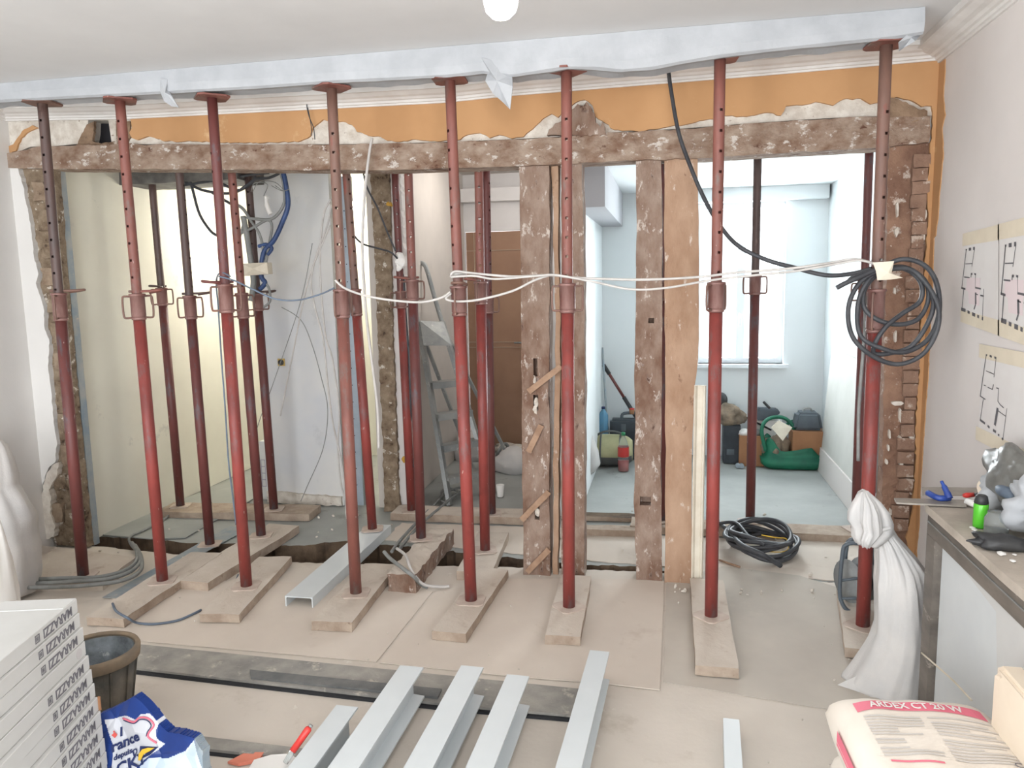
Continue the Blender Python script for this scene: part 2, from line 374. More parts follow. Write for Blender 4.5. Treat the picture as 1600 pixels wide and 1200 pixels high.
bm = B()
for a in ((-.62, WX0, 0, 2.31), (WX1, 1.42, 0, 2.31), (WX0, WX1, 0, WZ0), (WX0, WX1, WZ1, 2.31)): bx(bm, a[0], a[1], WY, WY+.18, a[2], a[3])
struct('wall_rear_window', bm, M['cool'])
wf = B(); f = .045
for a in ((WX0, WX1, WZ0, WZ0+f), (WX0, WX1, WZ1-f, WZ1), (WX0, WX0+f, WZ0+f, WZ1-f), (WX1-f, WX1, WZ0+f, WZ1-f), ((WX0+WX1)/2-.035, (WX0+WX1)/2+.035, WZ0+f, WZ1-f)): bx(wf, a[0], a[1], WY+.08, WY+.14, a[2], a[3])
win = struct('window_1', wf, M['winframe'])
bm = B(); bx(bm, WX0+.04, (WX0+WX1)/2-.03, WY+.105, WY+.109, WZ0+.04, WZ1-.04); obj('pane', bm, M['glass'], win)
bm = B(); bx(bm, (WX0+WX1)/2+.03, WX1-.04, WY+.105, WY+.109, WZ0+.04, WZ1-.04); obj('pane', bm, M['glass'], win)
bm = B(); bx(bm, WX0-.04, WX1+.04, WY-.05, WY+.08, WZ0-.03, WZ0); obj('window_sill', bm, M['winframe'], win)
bm = B(); tube(bm, [Vector((.61, WY+.08, 1.25)), Vector((.61, WY+.05, 1.25)), Vector((.61, WY+.045, 1.15))], .009); obj('handle', bm, M['winframe'], win)
bm = B(); bx(bm, -.72, -.58, 5.0, WY, 0, 2.31); struct('wall_divider', bm, M['cool'])
bm = B(); bx(bm, -.579, -.40, 5.02, WY-.005, 2.03, 2.309); struct('trim_1', bm, M['greybox'])
bm = B(); bx(bm, 0.10, 1.28, WY-.12, WY-.005, 2.20, 2.309); struct('trim_2', bm, M['cool'])
# rear hall: side wall, end wall with doorway, door
bm = B(); xy_slab(bm, [Vector(p) for p in ((-2.0, 5.02), (-1.815, 5.02), (-1.89, 7.15), (-2.1, 7.15))], 0, 2.56); struct('wall_hall_side', bm, M['hallwall'])
bm = B()
for a in ((-2.1, -1.885, 0, 2.56), (-1.24, -.6, 0, 2.56), (-1.885, -1.24, 2.04, 2.56)): bx(bm, a[0], a[1], 7.15, 7.3, a[2], a[3])
struct('wall_hall_end', bm, M['header'])
bm = B(); bx(bm, -1.88, -.72, 7.02, 7.149, 2.30, 2.42); struct('trim_3', bm, M['header'])
bm = B(); bx(bm, -1.875, -1.25, 7.16, 7.20, 0, 2.035); d = struct('door_1', bm, M['doorbrown'])
bm = B()
for z in (.95, 1.00, 1.86): bx(bm, -1.87, -1.255, 7.152, 7.161, z, z+.006)
bx(bm, -1.80, -1.794, 7.152, 7.161, .01, 2.03); obj('inlay_strip', bm, M['doorline'], d)
bm = B(); bx(bm, -1.32, -1.30, 7.12, 7.16, .96, 1.04); tube(bm, [Vector((-1.31, 7.12, 1.0)), Vector((-1.31, 7.10, 1.0)), Vector((-1.42, 7.10, 1.0))], .008); obj('door_handle', bm, M['alu'], d)
# hall wall end: torn masonry with ragged plaster skin
def ragged(name, px, Y0, Y1, m, amp=.008, step=.02, seed=0, kind='structure', keep=None, noisy=0):
    bm = B(); xz_slab(bm, jag(pxz(px, (Y0+Y1)/2), keep, amp, step, seed), Y0, Y1)
    if noisy:
        for v in bm.verts: v.co += noise.noise_vector(v.co*14)*noisy
    return bm
def rough_panel(px_left, px_right, Y, depth, m, name, seed=0, amp=.012, cell=.025, side=.0):
    """masonry face between two pixel polylines (given top to bottom) as a bumpy relief with depth"""
    Lp = [oy(a, b, Y) for a, b in px_left]; Rp = [oy(a, b, Y) for a, b in px_right]
    z1 = min(Lp[0].z, Rp[0].z); z0 = max(min(Lp[-1].z, Rp[-1].z), 0)
    n = int((z1-z0)/cell)+1; rnd = random.Random(seed); bm = B(); prev = None
    lt = sorted([(p.z, p.x) for p in Lp]); rt = sorted([(p.z, p.x) for p in Rp]); mW = max(4, int(abs(lt[0][1]-rt[0][1])/cell))
    for i in range(n+1):
        z = z0+(z1-z0)*i/n; xl = interp(lt, z)+rnd.uniform(-1, 1)*.004; xr = interp(rt, z)+rnd.uniform(-1, 1)*.004
        row = []
        for j in range(mW+1):
            t = j/mW; p = Vector((xl+(xr-xl)*t, Y, z))
            e = noise.noise(p*11+Vector((seed, 0, 0)))*1.0+noise.noise(p*34)*.5
            p.y += e*amp; p.z += noise.noise(p*19)*amp*.3
            row.append(bm.verts.new(p))
        back = [bm.verts.new((row[0].co.x, Y+depth, z)), bm.verts.new((row[-1].co.x, Y+depth, z))]
        row = [back[0]]+row+[back[1]]
        if prev:
            for a in range(len(row)-1): bm.faces.new([prev[a], prev[a+1], row[a+1], row[a]])
            bm.faces.new([prev[-1], prev[0], row[0], row[-1]])
        else: bm.faces.new(row)
        prev = row
    bm.faces.new(prev[::-1])
    o = obj(name, bm, m); return o
YM = 4.93
o = rough_panel([(577, 262), (585, 400), (590, 520), (596, 640), (600, 760), (600, 812)], [(607, 262), (611, 400), (613, 520), (618, 640), (622, 760), (627, 812)], YM, .09, M['masonryL'], 'wall_stub_masonry', 5, .016)
o['kind'] = 'structure'
bm = B(); xz_slab(bm, jag(pxz([(603, 262), (626, 262), (634, 420), (640, 600), (652, 780), (640, 800), (628, 790), (622, 770), (626, 700), (617, 640), (618, 560), (608, 480), (612, 400), (602, 330)], YM+.05), None, .007, .02, 8), YM+.03, YM+.09)
struct('wall_stub_plaster', bm, M['wall'])
for i, (a, b, r) in enumerate(((608, 320, .022), (632, 718, .02))):
    bm = B(); p = oy(a, b, YM+.02); bmesh.ops.create_icosphere(bm, subdivisions=2, radius=r, matrix=Matrix.Translation(p))
    for v in bm.verts: v.co += noise.noise_vector(v.co*40)*.01
    single('foam_patch', bm, M['mustard'], ('mustard foam lump stuck high on the torn masonry wall end', 'mustard foam lump stuck low on the torn masonry wall end')[i], 'foam', 'foam lumps on the torn wall end', smooth=True)
# left hall partition + stud
bm = B(); bx(bm, -2.87, -2.27, 5.03, 5.10, 0, 2.5); struct('wall_partition', bm, M['board'])
bm = B(); xz_slab(bm, jag([Vector(p) for p in ((-2.86, .005), (-2.28, .005), (-2.28, .07), (-2.86, .09))], None, .006, .03, 2), 5.005, 5.03); struct('baseboard_partition', bm, M['plaster'])
bm = B()
P0, P1 = -2.22, -2.13
bx(bm, P0, P1, 5.05, 5.055, 0, 2.30); bx(bm, P0, P0+.004, 5.055, 5.10, 0, 2.30); bx(bm, P1-.004, P1, 5.055, 5.10, 0, 2.30)
st = single('metal_stud', bm, M['galv'], 'galvanised metal stud standing at the lit gap beside the white partition', 'stud')
bm = B()
for z in [.15+.12*k for k in range(17)]:
    lathe(bm, [(.004, 0), (.004, .002)], 8, Matrix.Translation((-2.175, 5.05, z)) @ Matrix.Rotation(pi/2, 4, 'X'))
o = obj('screw_holes', bm, M['darkgap'], st); o['kind'] = 'stuff'
# dark slab edge above the left hall
bm = B(); grid_box(bm, .86, .35, .08, 20, 4, 3, Matrix.Translation((-3.57, 4.62, 2.255)), .006, 8); struct('trim_4', bm, mat('dark_ceiling_edge', (118, 116, 112), (84, 82, 80), 8, .95))

# --- main wall above the opening
lt = [(0, 243), (60, 229), (100, 228), (200, 225), (400, 226), (600, 225), (700, 222), (800, 218), (860, 215), (960, 207), (1060, 202), (1150, 195), (1250, 188), (1340, 183), (1452, 182)]
lb = [(0, 262), (100, 264), (200, 264), (400, 265), (600, 266), (800, 260), (900, 255), (1000, 250), (1100, 247), (1200, 240), (1300, 235), (1380, 230), (1452, 221)]
low = [(a, b+3) for a, b in lt]
L_ = pxz(low, DW+.06)
L_[0] = (XL, L_[0][1]); L_[-1] = (XR, L_[-1][1])
i150 = 3
a_, b_, c_, d_ = pxz([(146, 226), (150, 191), (181, 191), (186, 226)], DW+.06)
L2 = L_[:3]+[a_, (a_[0]+.02, (a_[1]+b_[1])/2), b_, c_, d_]+L_[3:]
bm = B(); xz_slab(bm, [Vector((XL, ZC))]+[Vector(p) for p in L2]+[Vector((XR, ZC))], DW, DW+.12)
struct('wall_main', bm, M['plaster'])
p = oy(166, 208, DW+.1); bm = B(); bx(bm, p.x-.08, p.x+.08, DW+.10, DW+.13, p.z-.08, p.z+.08); struct('wall_recess', bm, M['darkgap'])
# orange paint layer with ragged lower edge
oe = [(205, 187), (207, 200), (203, 208), (207, 216), (215, 219), (232, 213), (260, 221), (300, 221), (340, 223), (400, 223), (465, 222), (485, 213), (489, 200), (505, 187), (515, 190), (535, 190), (550, 195), (558, 206), (575, 212), (590, 213), (605, 220), (625, 222), (650, 218), (690, 221), (715, 219), (735, 210), (750, 208), (765, 216), (780, 211), (800, 217), (818, 214), (832, 202), (848, 186), (862, 178), (872, 184), (885, 172), (900, 160), (914, 156), (926, 165), (930, 182), (945, 192), (960, 203), (1000, 206), (1035, 200), (1075, 194), (1100, 188), (1130, 181), (1160, 182), (1200, 176), (1220, 181), (1228, 166), (1245, 164), (1262, 163), (1275, 159), (1285, 161), (1302, 165), (1318, 155), (1345, 154), (1360, 163), (1385, 160), (1400, 152), (1420, 156), (1440, 167), (1455, 166),
      (1456, 190), (1453, 250), (1447, 290), (1450, 345), (1446, 400), (1441, 460), (1437, 540), (1435, 600), (1431, 650), (1430, 725), (1428, 762), (1425, 800), (1418, 825), (1415, 840), (1422, 865), (1424, 885)]
ol = jag([Vector(q) for q in pxz(oe, DW-.01)], None, .004, .018, 11, closed=False)
zt = 2.56
x0 = ol[0].x
kc = max(range(len(ol)), key=lambda k: ol[k].x if ol[k].y > 2.0 else -9)
zc_ = ol[kc].y
bm = B(); xz_slab(bm, [Vector((x0, zt))]+[v for v in ol[:kc+1]]+[Vector((XR, zc_)), Vector((XR, zt))], DW-.016, DW+.001)
xz_slab(bm, [v for v in ol[kc:]]+[Vector((XR, .15)), Vector((XR, zc_))], DW-.016, DW+.001)
struct('wall_orange_paint', bm, M['orange'])
# orange wrapping round the corner onto the right wall, ragged
oc = [(1477, 92), (1476, 120), (1474, 150), (1477, 180), (1472, 200), (1474, 240), (1471, 270), (1468, 300), (1466, 335), (1462, 368), (1459, 372), (1457, 450), (1453, 520), (1450, 590), (1446, 640), (1441, 720), (1438, 760), (1436, 820), (1432, 860), (1433, 890)]
qc = [(lambda q: Vector((min(q.y, DW-.03), q.z)))(ox(a, b, XR-.003)) for a, b in oc]
qc = jag(qc, None, .004, .02, 12, closed=False)
bm = B(); yz_slab(bm, [Vector((DW, qc[0].y))]+qc+[Vector((DW, qc[-1].y))], XR-.004, XR+.001)
struct('wall_corner_paint', bm, M['orange'])
# orange remnant at top left
bm = B(); xz_slab(bm, jag(pxz([(22, 226), (36, 205), (52, 196), (60, 200), (46, 206), (34, 216), (26, 236), (10, 244), (10, 232)], DW-.005), None, .003, .02, 3), DW-.012, DW)
struct('wall_paint_remnant', bm, M['orange'])
# rubble showing through
bm = B(); xz_slab(bm, jag(pxz([(855, 212), (858, 203), (868, 193), (880, 188), (888, 178), (897, 170), (903, 163), (912, 166), (917, 159), (925, 170), (930, 184), (931, 192), (938, 199), (941, 188), (945, 203), (948, 212)], DW-.03), None, .006, .015, 4), DW-.04, DW+.01); struct('wall_rubble', bm, M['timber'])
bm = B(); xz_slab(bm, jag(pxz([(1383, 190), (1386, 165), (1388, 153), (1402, 155), (1415, 160), (1432, 170), (1448, 174), (1452, 190)], DW-.02), None, .006, .015, 5), DW-.03, DW+.01); struct('wall_rubble', bm, M['masonry'])
bm = B(); xz_slab(bm, jag(pxz([(120, 232), (138, 195), (150, 190), (147, 221), (160, 225), (184, 222), (183, 190), (205, 190), (207, 210), (200, 232)], DW-.0), {1, 5}, .005, .015, 6), DW-.012, DW+.005); struct('wall_rubble', bm, M['masonry'])
# --- lintel beam
def lintel():
    bm = B(); n = 150; nh = 5; prev = None
    for i in range(n+1):
        px = 2+(1453-2)*i/n; T = oy(px, interp(lt, px), DW-.03); Bo = oy(px, interp(lb, px), DW-.03); row = []
        def add(p, amp=.006):
            q = p+noise.noise_vector(p*16)*amp+noise.noise_vector(p*45)*amp*.5; row.append(bm.verts.new(q))
        for k in range(nh+1): add(Bo.lerp(T, k/nh))
        for k in range(nh, -1, -1): add(Bo.lerp(T, k/nh)+Vector((0, .15, 0)), .002)
        if prev:
            for a in range(len(row)): bm.faces.new([prev[a], prev[(a+1) % len(row)], row[(a+1) % len(row)], row[a]])
        else: bm.faces.new(row)
        prev = row
    bm.faces.new(prev[::-1])
    return single('timber_lintel', bm, M['lintelw'], 'long plaster-stained oak lintel beam spanning the whole torn-open wall', 'beam')
lintel()
# --- left jamb (rubble) and the white plaster strip beside it
o = rough_panel([(6, 242), (30, 262), (38, 290), (50, 350), (55, 400), (61, 430), (58, 442), (70, 480), (72, 515), (79, 530), (77, 570), (82, 610), (85, 650), (90, 690), (90, 730), (78, 765), (80, 830), (88, 852)],
                [(84, 262), (91, 350), (97, 430), (103, 500), (112, 600), (121, 700), (131, 790), (137, 850)], DW+.01, .05, M['masonryL'], 'wall_left_jamb', 2, .014); o['kind'] = 'structure'; LJ = o
stub = [(0, 232), (8, 244), (30, 262), (38, 290), (50, 350), (55, 400), (62, 428), (58, 442), (70, 480), (72, 515), (79, 530), (77, 570), (82, 610), (85, 650), (91, 690), (88, 722), (80, 728), (72, 745), (64, 780), (60, 835), (45, 870), (0, 890)]
q = pxz(stub, DW-.01); q = [(a, max(b, 0)) for a, b in q]
bm = B(); xz_slab(bm, [Vector((XL-.14, q[0][1]))]+jag([Vector(v) for v in q[1:-1]], None, .004, .02, 7, closed=False)+[Vector((XL-.14, 0))], DW-.02, DW+.04); struct('wall_left_stub', bm, M['wallL'])
bm = B(); xz_slab(bm, jag(pxz([(84, 726), (74, 742), (66, 775), (60, 835), (75, 842), (86, 838), (88, 820), (80, 800), (82, 780), (78, 765), (90, 745), (94, 722)], DW-.02), None, .005, .015, 9), DW-.03, DW+.03); struct('wall_left_chip', bm, M['plaster'])
# blue-grey stud with print at the left jamb
A = oy(93, 268, DW+.10); Bq = oy(148, 838, DW+.10)
bm = B(); bx(bm, A.x-.026, A.x+.022, DW+.07, DW+.12, 0, A.z+.02)
sx = A.x
g = single('painted_stud', bm, M['galvblue'], 'blue-grey painted stud with faded print against the left rubble jamb', 'stud')
for z, t in ((1.55, 'NF  1430'), (1.15, 'NF-A37-16 ND-U-W'), (.75, 'CE 0333')):
    tb = text_bm(t, .035); tb.transform(Matrix.Translation((sx, DW+.069, z)) @ Matrix.Rotation(pi/2, 4, 'X') @ Matrix.Rotation(-pi/2, 4, 'Z')); obj('print', tb, M['lineink'], g, keep=True)
# --- right pier
o = rough_panel([(1389, 226), (1386, 350), (1383, 500), (1380, 650), (1378, 800), (1376, 900)], [(1452, 218), (1452, 345), (1449, 400), (1444, 460), (1440, 540), (1437, 600), (1434, 660), (1432, 725), (1430, 762), (1427, 800), (1416, 842), (1424, 890)], DW+.01, .12, M['pierwood'], 'wall_right_pier', 6, .010); o['kind'] = 'structure'; RPIER = o
def stone(par, name, a, b, w_, h_, m, Y, seed, amp=.006, d=.03):
    p = oy(a, b, Y); bm = B(); k = Y/3.93*.00335
    grid_box(bm, w_*k, d, h_*k, 4, 1, 3, Matrix.Translation((p.x-w_*k/2, Y-.016, p.z-h_*k/2)), amp, 18, seed); obj(name, bm, m, par)
rs = random.Random(21); M['brick'] = mat('old_brick', (152, 124, 106), (132, 104, 88), 12, .95, bump=.6, spots=((190, 174, 160), 16, .58, .06)); M['stone'] = mat('old_stone', (160, 142, 122), (128, 108, 90), 12, .95, bump=.7, spots=((96, 78, 62), 14, .6, .06))
for k, b in enumerate(range(252, 840, 21)):
    e = interp([(252, 1440), (400, 1434), (540, 1426), (700, 1419), (840, 1407)], b)
    stone(RPIER, 'brick', e-rs.uniform(0, 5), b, rs.uniform(15, 24), 17, M['brick'], DW, k*3, .004)
for k, (a, b, w_, h_) in enumerate(((64, 300, 22, 30), (72, 345, 24, 34), (76, 392, 22, 26), (78, 432, 26, 30), (86, 474, 22, 32), (92, 520, 24, 36), (97, 565, 22, 30), (100, 612, 24, 38), (104, 662, 26, 36), (108, 710, 26, 34), (96, 752, 26, 28), (118, 758, 26, 38), (92, 800, 22, 34), (114, 808, 26, 32))):
    stone(LJ, 'stone', a, b, w_, h_, M['masonryL'] if k % 3 else M['stone'], DW, k*5+1, .009)
rnd = random.Random(5); bm = B()
for (a, b, w_, h_) in ((1402, 325, 4, 26), (1401, 362, 7, 16), (1442, 370, 8, 10), (1446, 335, 5, 18), (1424, 440, 8, 5), (1398, 455, 4, 10), (1399, 525, 5, 18), (1417, 617, 8, 4), (1400, 630, 22, 7), (1407, 650, 7, 26), (1390, 678, 4, 14), (1388, 700, 3, 10), (1425, 680, 9, 22), (1385, 722, 4, 9), (1424, 750, 14, 5), (1416, 806, 10, 4), (1407, 690, 10, 20), (1408, 725, 6, 22), (1392, 800, 4, 12), (1394, 905-40, 4, 8)):
    k = 7; c = [(a+w_*.5*cos(2*pi*j/k)*rnd.uniform(.6, 1.2), b+h_*.5*sin(2*pi*j/k)*rnd.uniform(.6, 1.2)) for j in range(k)]
    xz_slab(bm, [Vector(v) for v in pxz(c, DW-.006)], DW-.012, DW+.012)
o = struct('wall_plaster_flecks', bm, M['plaster'])
# --- cornices
def cornice(path, inward, name):
    prof = [(0, 0), (.010, 0), (.012, .008), (.022, .010), (.026, .020), (.040, .022), (.052, .030), (.075, .034), (.105, .046), (.12, .046), (.12, .09), (0, .09)]
    bm = B(); prev = None
    for p, zb in path:
        row = [bm.verts.new((p[0]+inward[0]*u, p[1]+inward[1]*u, min(zb+v, ZC+.02))) for u, v in prof]
        if prev:
            for a in range(len(row)): bm.faces.new([prev[a], prev[(a+1) % len(row)], row[(a+1) % len(row)], row[a]])
        else: bm.faces.new(row)
        prev = row
    bm.faces.new(prev[::-1]); return struct(name, bm, M['cornice'])
cb = [(0, 190), (205, 186), (400, 176), (560, 168), (695, 161), (800, 150), (1000, 134), (1200, 118), (1462, 95)]
pts = []
for a, b in cb:
    v = oy(a, b, DW-.017); pts.append(((v.x, DW-.015), v.z))
pts[0] = ((XL, DW-.015), pts[0][1]); zR = pts[-1][1]; pts.append(((XR, DW-.015), zR))
cornice(pts, (0, -1), 'trim_5')
cornice([((XR, DW), zR-.01), ((XR, 2), zR-.01), ((XR, -1.6), zR-.01)], (-1, 0), 'trim_6')
cornice([((XL, DW), 2.535), ((XL, -1.6), 2.535)], (1, 0), 'trim_7')
# broken notch in the ceiling where the black cable comes out
bm = B(); xy_slab(bm, jag([Vector(v) for v in pxy([(1025, 114), (1035, 106), (1055, 105), (1052, 112), (1100, 108), (1103, 112), (1060, 115), (1042, 116)], 2.545)], None, .004, .02, 2), 2.54, 2.546)
struct('trim_8', bm, M['darkgap'])
# ================================================================== STEEL PROPS
def holed_tube(bm, F, r, z0, z1, first, pitch, count, ang, n=24, hw=1, hh=.0058):
    """open-wall tube with a row of real pin holes front and back"""
    zs = [z0]
    for k in range(count):
        zc = first-pitch*k
        if zc-hh > z0+.01: zs += [zc-hh, zc+hh]
    zs.append(z1); zs = sorted(zs); rings = []
    for z in zs: rings.append([bm.verts.new(F @ Vector((r*cos(ang+2*pi*(k+.0)/n), r*sin(ang+2*pi*(k+.0)/n), z))) for k in range(n)])
    for i in range(len(zs)-1):
        gap = abs((zs[i+1]-zs[i])-2*hh) < 1e-5
        for k in range(n):
            if gap and (k in (0, n-1) or k in (n//2-1, n//2)): continue
            f = bm.faces.new([rings[i][k], rings[i][(k+1) % n], rings[i+1][(k+1) % n], rings[i+1][k]]); f.smooth = True
    bm.faces.new(rings[-1])
def plate(bm, F, w_, d_, t, z, rot, ch=.018):
    o = [(w_/2-ch, -d_/2), (w_/2, -d_/2+ch), (w_/2, d_/2-ch), (w_/2-ch, d_/2), (-w_/2+ch, d_/2), (-w_/2, d_/2-ch), (-w_/2, -d_/2+ch), (-w_/2+ch, -d_/2)]
    R2 = Matrix.Rotation(rot, 4, 'Z')
    return slab(bm, o, lambda p: F @ R2 @ Vector((p[0], p[1], z)), lambda p: F @ R2 @ Vector((p[0], p[1], z+t)))
def prop(base, top, ztop, zc0, zc1, mo, mi, label, group, hang=0, handang=0, pin=(1, 0), prot=0, trot=0, plate_top=True, ri=.0235, ro=.0285, first=.17, pitch=.083, tape=None):
    base = Vector(base); top = Vector(top); d = (top-base).normalized()
    top = base+d*((ztop-base.z)/d.z)
    H = (top-base).length; q = Vector((0, 0, 1)).rotation_difference(d)
    F = Matrix.Translation(base) @ q.to_matrix().to_4x4()
    t = thing('steel_prop', label, 'prop', base, group)
    cam = math.atan2(-base.y, -base.x)      # direction towards the photographer
    bm = B(); plate(bm, F, .13, .13, .006, 0, prot); obj('base_plate', bm, M['dustfoot'], t)
    c0 = zc0-base.z; c1 = zc1-base.z        # collar top and bottom, local
    bm = B(); lathe(bm, [(ro, .006), (ro, c1+.01)], 24, F); obj('outer_tube', bm, mo, t)
    bm = B(); holed_tube(bm, F, ri, c1+.02, H-.008, H-first, pitch, 22, cam+radians(hang)); obj('inner_tube', bm, mi, t)
    bm = B(); lathe(bm, [(ro+.001, c1), (ro+.006, c1+.002), (ro+.006, c1+.012), (ro+.002, c1+.016)], 24, F)
    lathe(bm, [(ro+.001, c1+.012), (ro+.006, c1+.02), (ro+.006, c0-.012), (ro+.011, c0-.010), (ro+.011, c0), (ri+.001, c0+.002)], 24, F); col_ = obj('threaded_collar', bm, M['thread'], t)
    ha = cam+pi/2+radians(handang); zm = (c0+c1)/2; hh = (c0-c1)*.40
    for s in (0, pi):
        a = ha+s; dx = Vector((cos(a), sin(a), 0)); P = lambda u, z: F @ (dx*u+Vector((0, 0, z)))
        pts = [P(ro, zm+hh), P(ro+.028, zm+hh+.002), P(ro+.038, zm+hh-.006), P(ro+.040, zm), P(ro+.038, zm-hh+.006), P(ro+.028, zm-hh-.002), P(ro, zm-hh)]
        bm = B(); tube(bm, spline(pts, 3), .0050, 6); obj('handle', bm, M['brown'], col_)
    # bent hook pin through the inner tube, resting on the collar
    if pin[0]:
        pa = cam+radians(pin[1]); ex = Vector((cos(pa), sin(pa), 0)); ey = Vector((-sin(pa), cos(pa), 0)); zz = c0+.012
        P = lambda u, v, z=0: F @ (ex*u+ey*v+Vector((0, 0, zz+z)))
        pts = [P(-.04, 0), P(0, 0), P(.055, 0), P(.095, .006, .002), P(.112, .028, .004), P(.100, .052, .002), P(.06, .060, -.004), P(.035, .052, -.008)]
        bm = B(); tube(bm, spline(pts, 5), .0068, 7); obj('hook_pin', bm, mi if pin[0] == 2 else M['brown'], t)
    if plate_top: bm = B(); plate(bm, F, .145, .145, .008, H-.008, trot, .02); obj('top_plate', bm, M['rose'] if mi is not M['darkbrown'] else M['brown'], t)
    return t
def zat(px, py, base): 
    r = ray(px, py); k = sqrt(base.x**2+base.y**2)/sqrt(r.x**2+r.y**2); return EYE+r.z*k
YP = 3.434
G1 = 'steel props in the front row'
front = [  # bottom px, top px, collar (x, ytop, ybottom), outer, inner, look, hole ang, handle ang, pin, plate rots
 ((130, 898), (66, 160), (97, 458, 501), 'maroon', 'darkbrown', 'leftmost front-row steel prop, dark maroon, beside the broken left wall jamb', -35, 70, (1, 75), .3, .15),
 ((254, 908), (187, 156), (220, 459, 500), 'red', 'rose', 'second front-row prop from the left, red with side-facing pin holes', -38, 0, (2, 62), .35, .7),
 ((385, 914), (331, 151), (358, 444, 489), 'red', 'maroon', 'third front-row prop from the left, silver collar and pin hooked leftwards', -70, 0, (2, -75), .25, .75),
 ((556, 922), (518, 136), (541, 452, 497), 'rose', 'brown', 'front-row prop standing on the plank right of the wide grey channel', -12, 60, (0, 0), .2, .9),
 ((736, 938), (703, 124), (717, 447, 494), 'red', 'rose', 'front-row prop with white cables looped round it and coppery upper tube', -48, 75, (1, -20), .05, .1),
 ((889, 944), (885, 110), (888, 443, 489), 'red', 'rose', 'front-row prop standing before the right-hand board of the paired posts', -5, 0, (0, 0), .7, .75),
 ((1111, 962), (1125, 90), (1119, 441, 488), 'red', 'rose', 'front-row prop beside the white-edged post, left of the rear doorway view', 22, 55, (0, 0), .75, .1),
 ((1348, 976), (1385, 68), (1364, 452, 520), 'red', 'brown', 'rightmost front-row prop carrying the taped loop of black cable', 35, 80, (0, 0), .8, .1)]
FP = []
for (bp, tp, cl, mo, mi, lab, ha, hd, pin, pr, tr) in front:
    b = oy(bp[0], bp[1], YP); b.z = .05; tpv = oy(tp[0], tp[1], YP)
    zc0 = zat(cl[0], cl[1], b); zc1 = zat(cl[0], cl[2], b)
    FP.append((b, prop(b, tpv, tpv.z, zc0, zc1, M[mo], M[mi], lab, G1, ha, hd, pin, pr, tr, first=tpv.z-zat(tp[0], {66: 190, 187: 190, 331: 240, 518: 210, 703: 205, 885: 188, 1125: 173, 1385: 176}[tp[0]], b)), tpv))
G2 = 'steel props behind the torn-open wall'
rear = [ # base px, z base, px top at y=270, collar x, ytop, ybot, outer, inner, label, hole, hand, pin
 ((282, 790), .05, (236, 268), 249, 450, 478, 'maroon', 'darkbrown', 'slim dark prop nearest the cream side wall, on the rear cross plank', -60, 0, (2, -50)),
 ((328, 850), .003, (280, 268), 296, 462, 499, 'maroon', 'darkbrown', 'dark prop on the bare floor between the second and third front props', 60, 0, (2, 75)),
 ((408, 836), .05, (362, 268), 378, 458, 498, 'maroon', 'rose', 'prop on the long plank just behind the third front prop', 15, 20, (0, 0)),
 ((428, 795), .05, (387, 268), 403, 459, 486, 'maroon', 'darkbrown', 'rear prop strung with the taped bundle of grey and blue cables', -20, 0, (2, 60)),
 ((582, 826), .062, (541, 268), 552, 452, 494, 'red', 'brown', 'rear prop at the far end of the wide grey channel', 30, 70, (0, 0)),
 ((643, 797), .05, (617, 268), 627, 455, 482, 'red', 'maroon', 'rear prop right against the torn masonry wall end', 8, 0, (0, 0)),
 ((658, 840), .10, (638, 268), 647, 437, 470, 'maroon', 'rose', 'prop with bluish foot standing on the broken squared timber', -5, 15, (2, -70)),
 ((758, 859), .05, (748, 268), 752, 440, 476, 'red', 'rose', 'prop before the brown door, with cement lump near its top', 0, 70, (2, -60)),
 ((768, 802), .05, (760, 268), 764, 462, 490, 'maroon', 'maroon', 'maroon prop half hidden just behind the brown-door prop', 50, 10, (0, 0)),
 ((1035, 812), .05, (1038, 250), 1036, 440, 470, 'maroon', 'maroon', 'prop glimpsed through the slit between the two right-hand posts', 80, 80, (0, 0)),
 ((1172, 814), .045, (1184, 245), 1180, 430, 461, 'maroon', 'darkbrown', 'rear prop standing in front of the bright window', 70, 0, (0, 0)),
 ((1337, 826), .045, (1358, 240), 1352, 440, 472, 'maroon', 'maroon', 'dark rear prop close behind the rightmost front prop', 80, 0, (2, -60))]
RP = []
for (bp, zb, tp, cx, c0, c1, mo, mi, lab, ha, hd, pin) in rear:
    b = oz(bp[0], bp[1], zb+.004); b.z = zb; tpv = oy(tp[0], tp[1], b.y)
    hi = 2.30 if b.y > 4.35 else 2.36
    RP.append((b, prop(b, tpv, hi, zat(cx, c0, b), zat(cx, c1, b), M[mo], M[mi], lab, G2, ha, hd, pin, .3, .2, first=.12), tpv))
# ------------------------------------------------------------------ planks under the props
def slanted(name, A, Bp, w_, z0, h, m, label, cat='plank', group=None, amp=.004, seed=0, round_front=False, nl=14):
    A = Vector((A[0], A[1], z0)); Bp = Vector((Bp[0], Bp[1], z0)); F, L = frame_x(A, Bp); bm = B()
    grid_box(bm, L, w_, h, nl, 4, 2, F @ Matrix.Translation((0, -w_/2, 0)), amp, 7, seed)
    sidemat(bm, 1, .7)
    return single(name, bm, [m, M['plankside']], label, cat, group, smooth=False)
GP = 'bearing planks under the props'
def pplank(i, fl, fr, yb, m, label, w_=None, h=.052, seed=0, amp=.004):
    """plank running along the props' depth: front-left / front-right pixel of its top edge, far end Y"""
    a = oz(fl[0], fl[1], h); c = oz(fr[0], fr[1], h); mid = (a+c)/2; W = w_ or (c-a).length
    b = i
    dirv = (Vector((b[0], b[1]))-Vector((mid.x, mid.y))).normalized(); k = (yb-mid.y)/dirv.y
    return slanted('plank', (mid.x, mid.y), (mid.x+dirv.x*k, yb), W, .009, h-.010, m, label, group=GP, seed=seed, amp=amp)
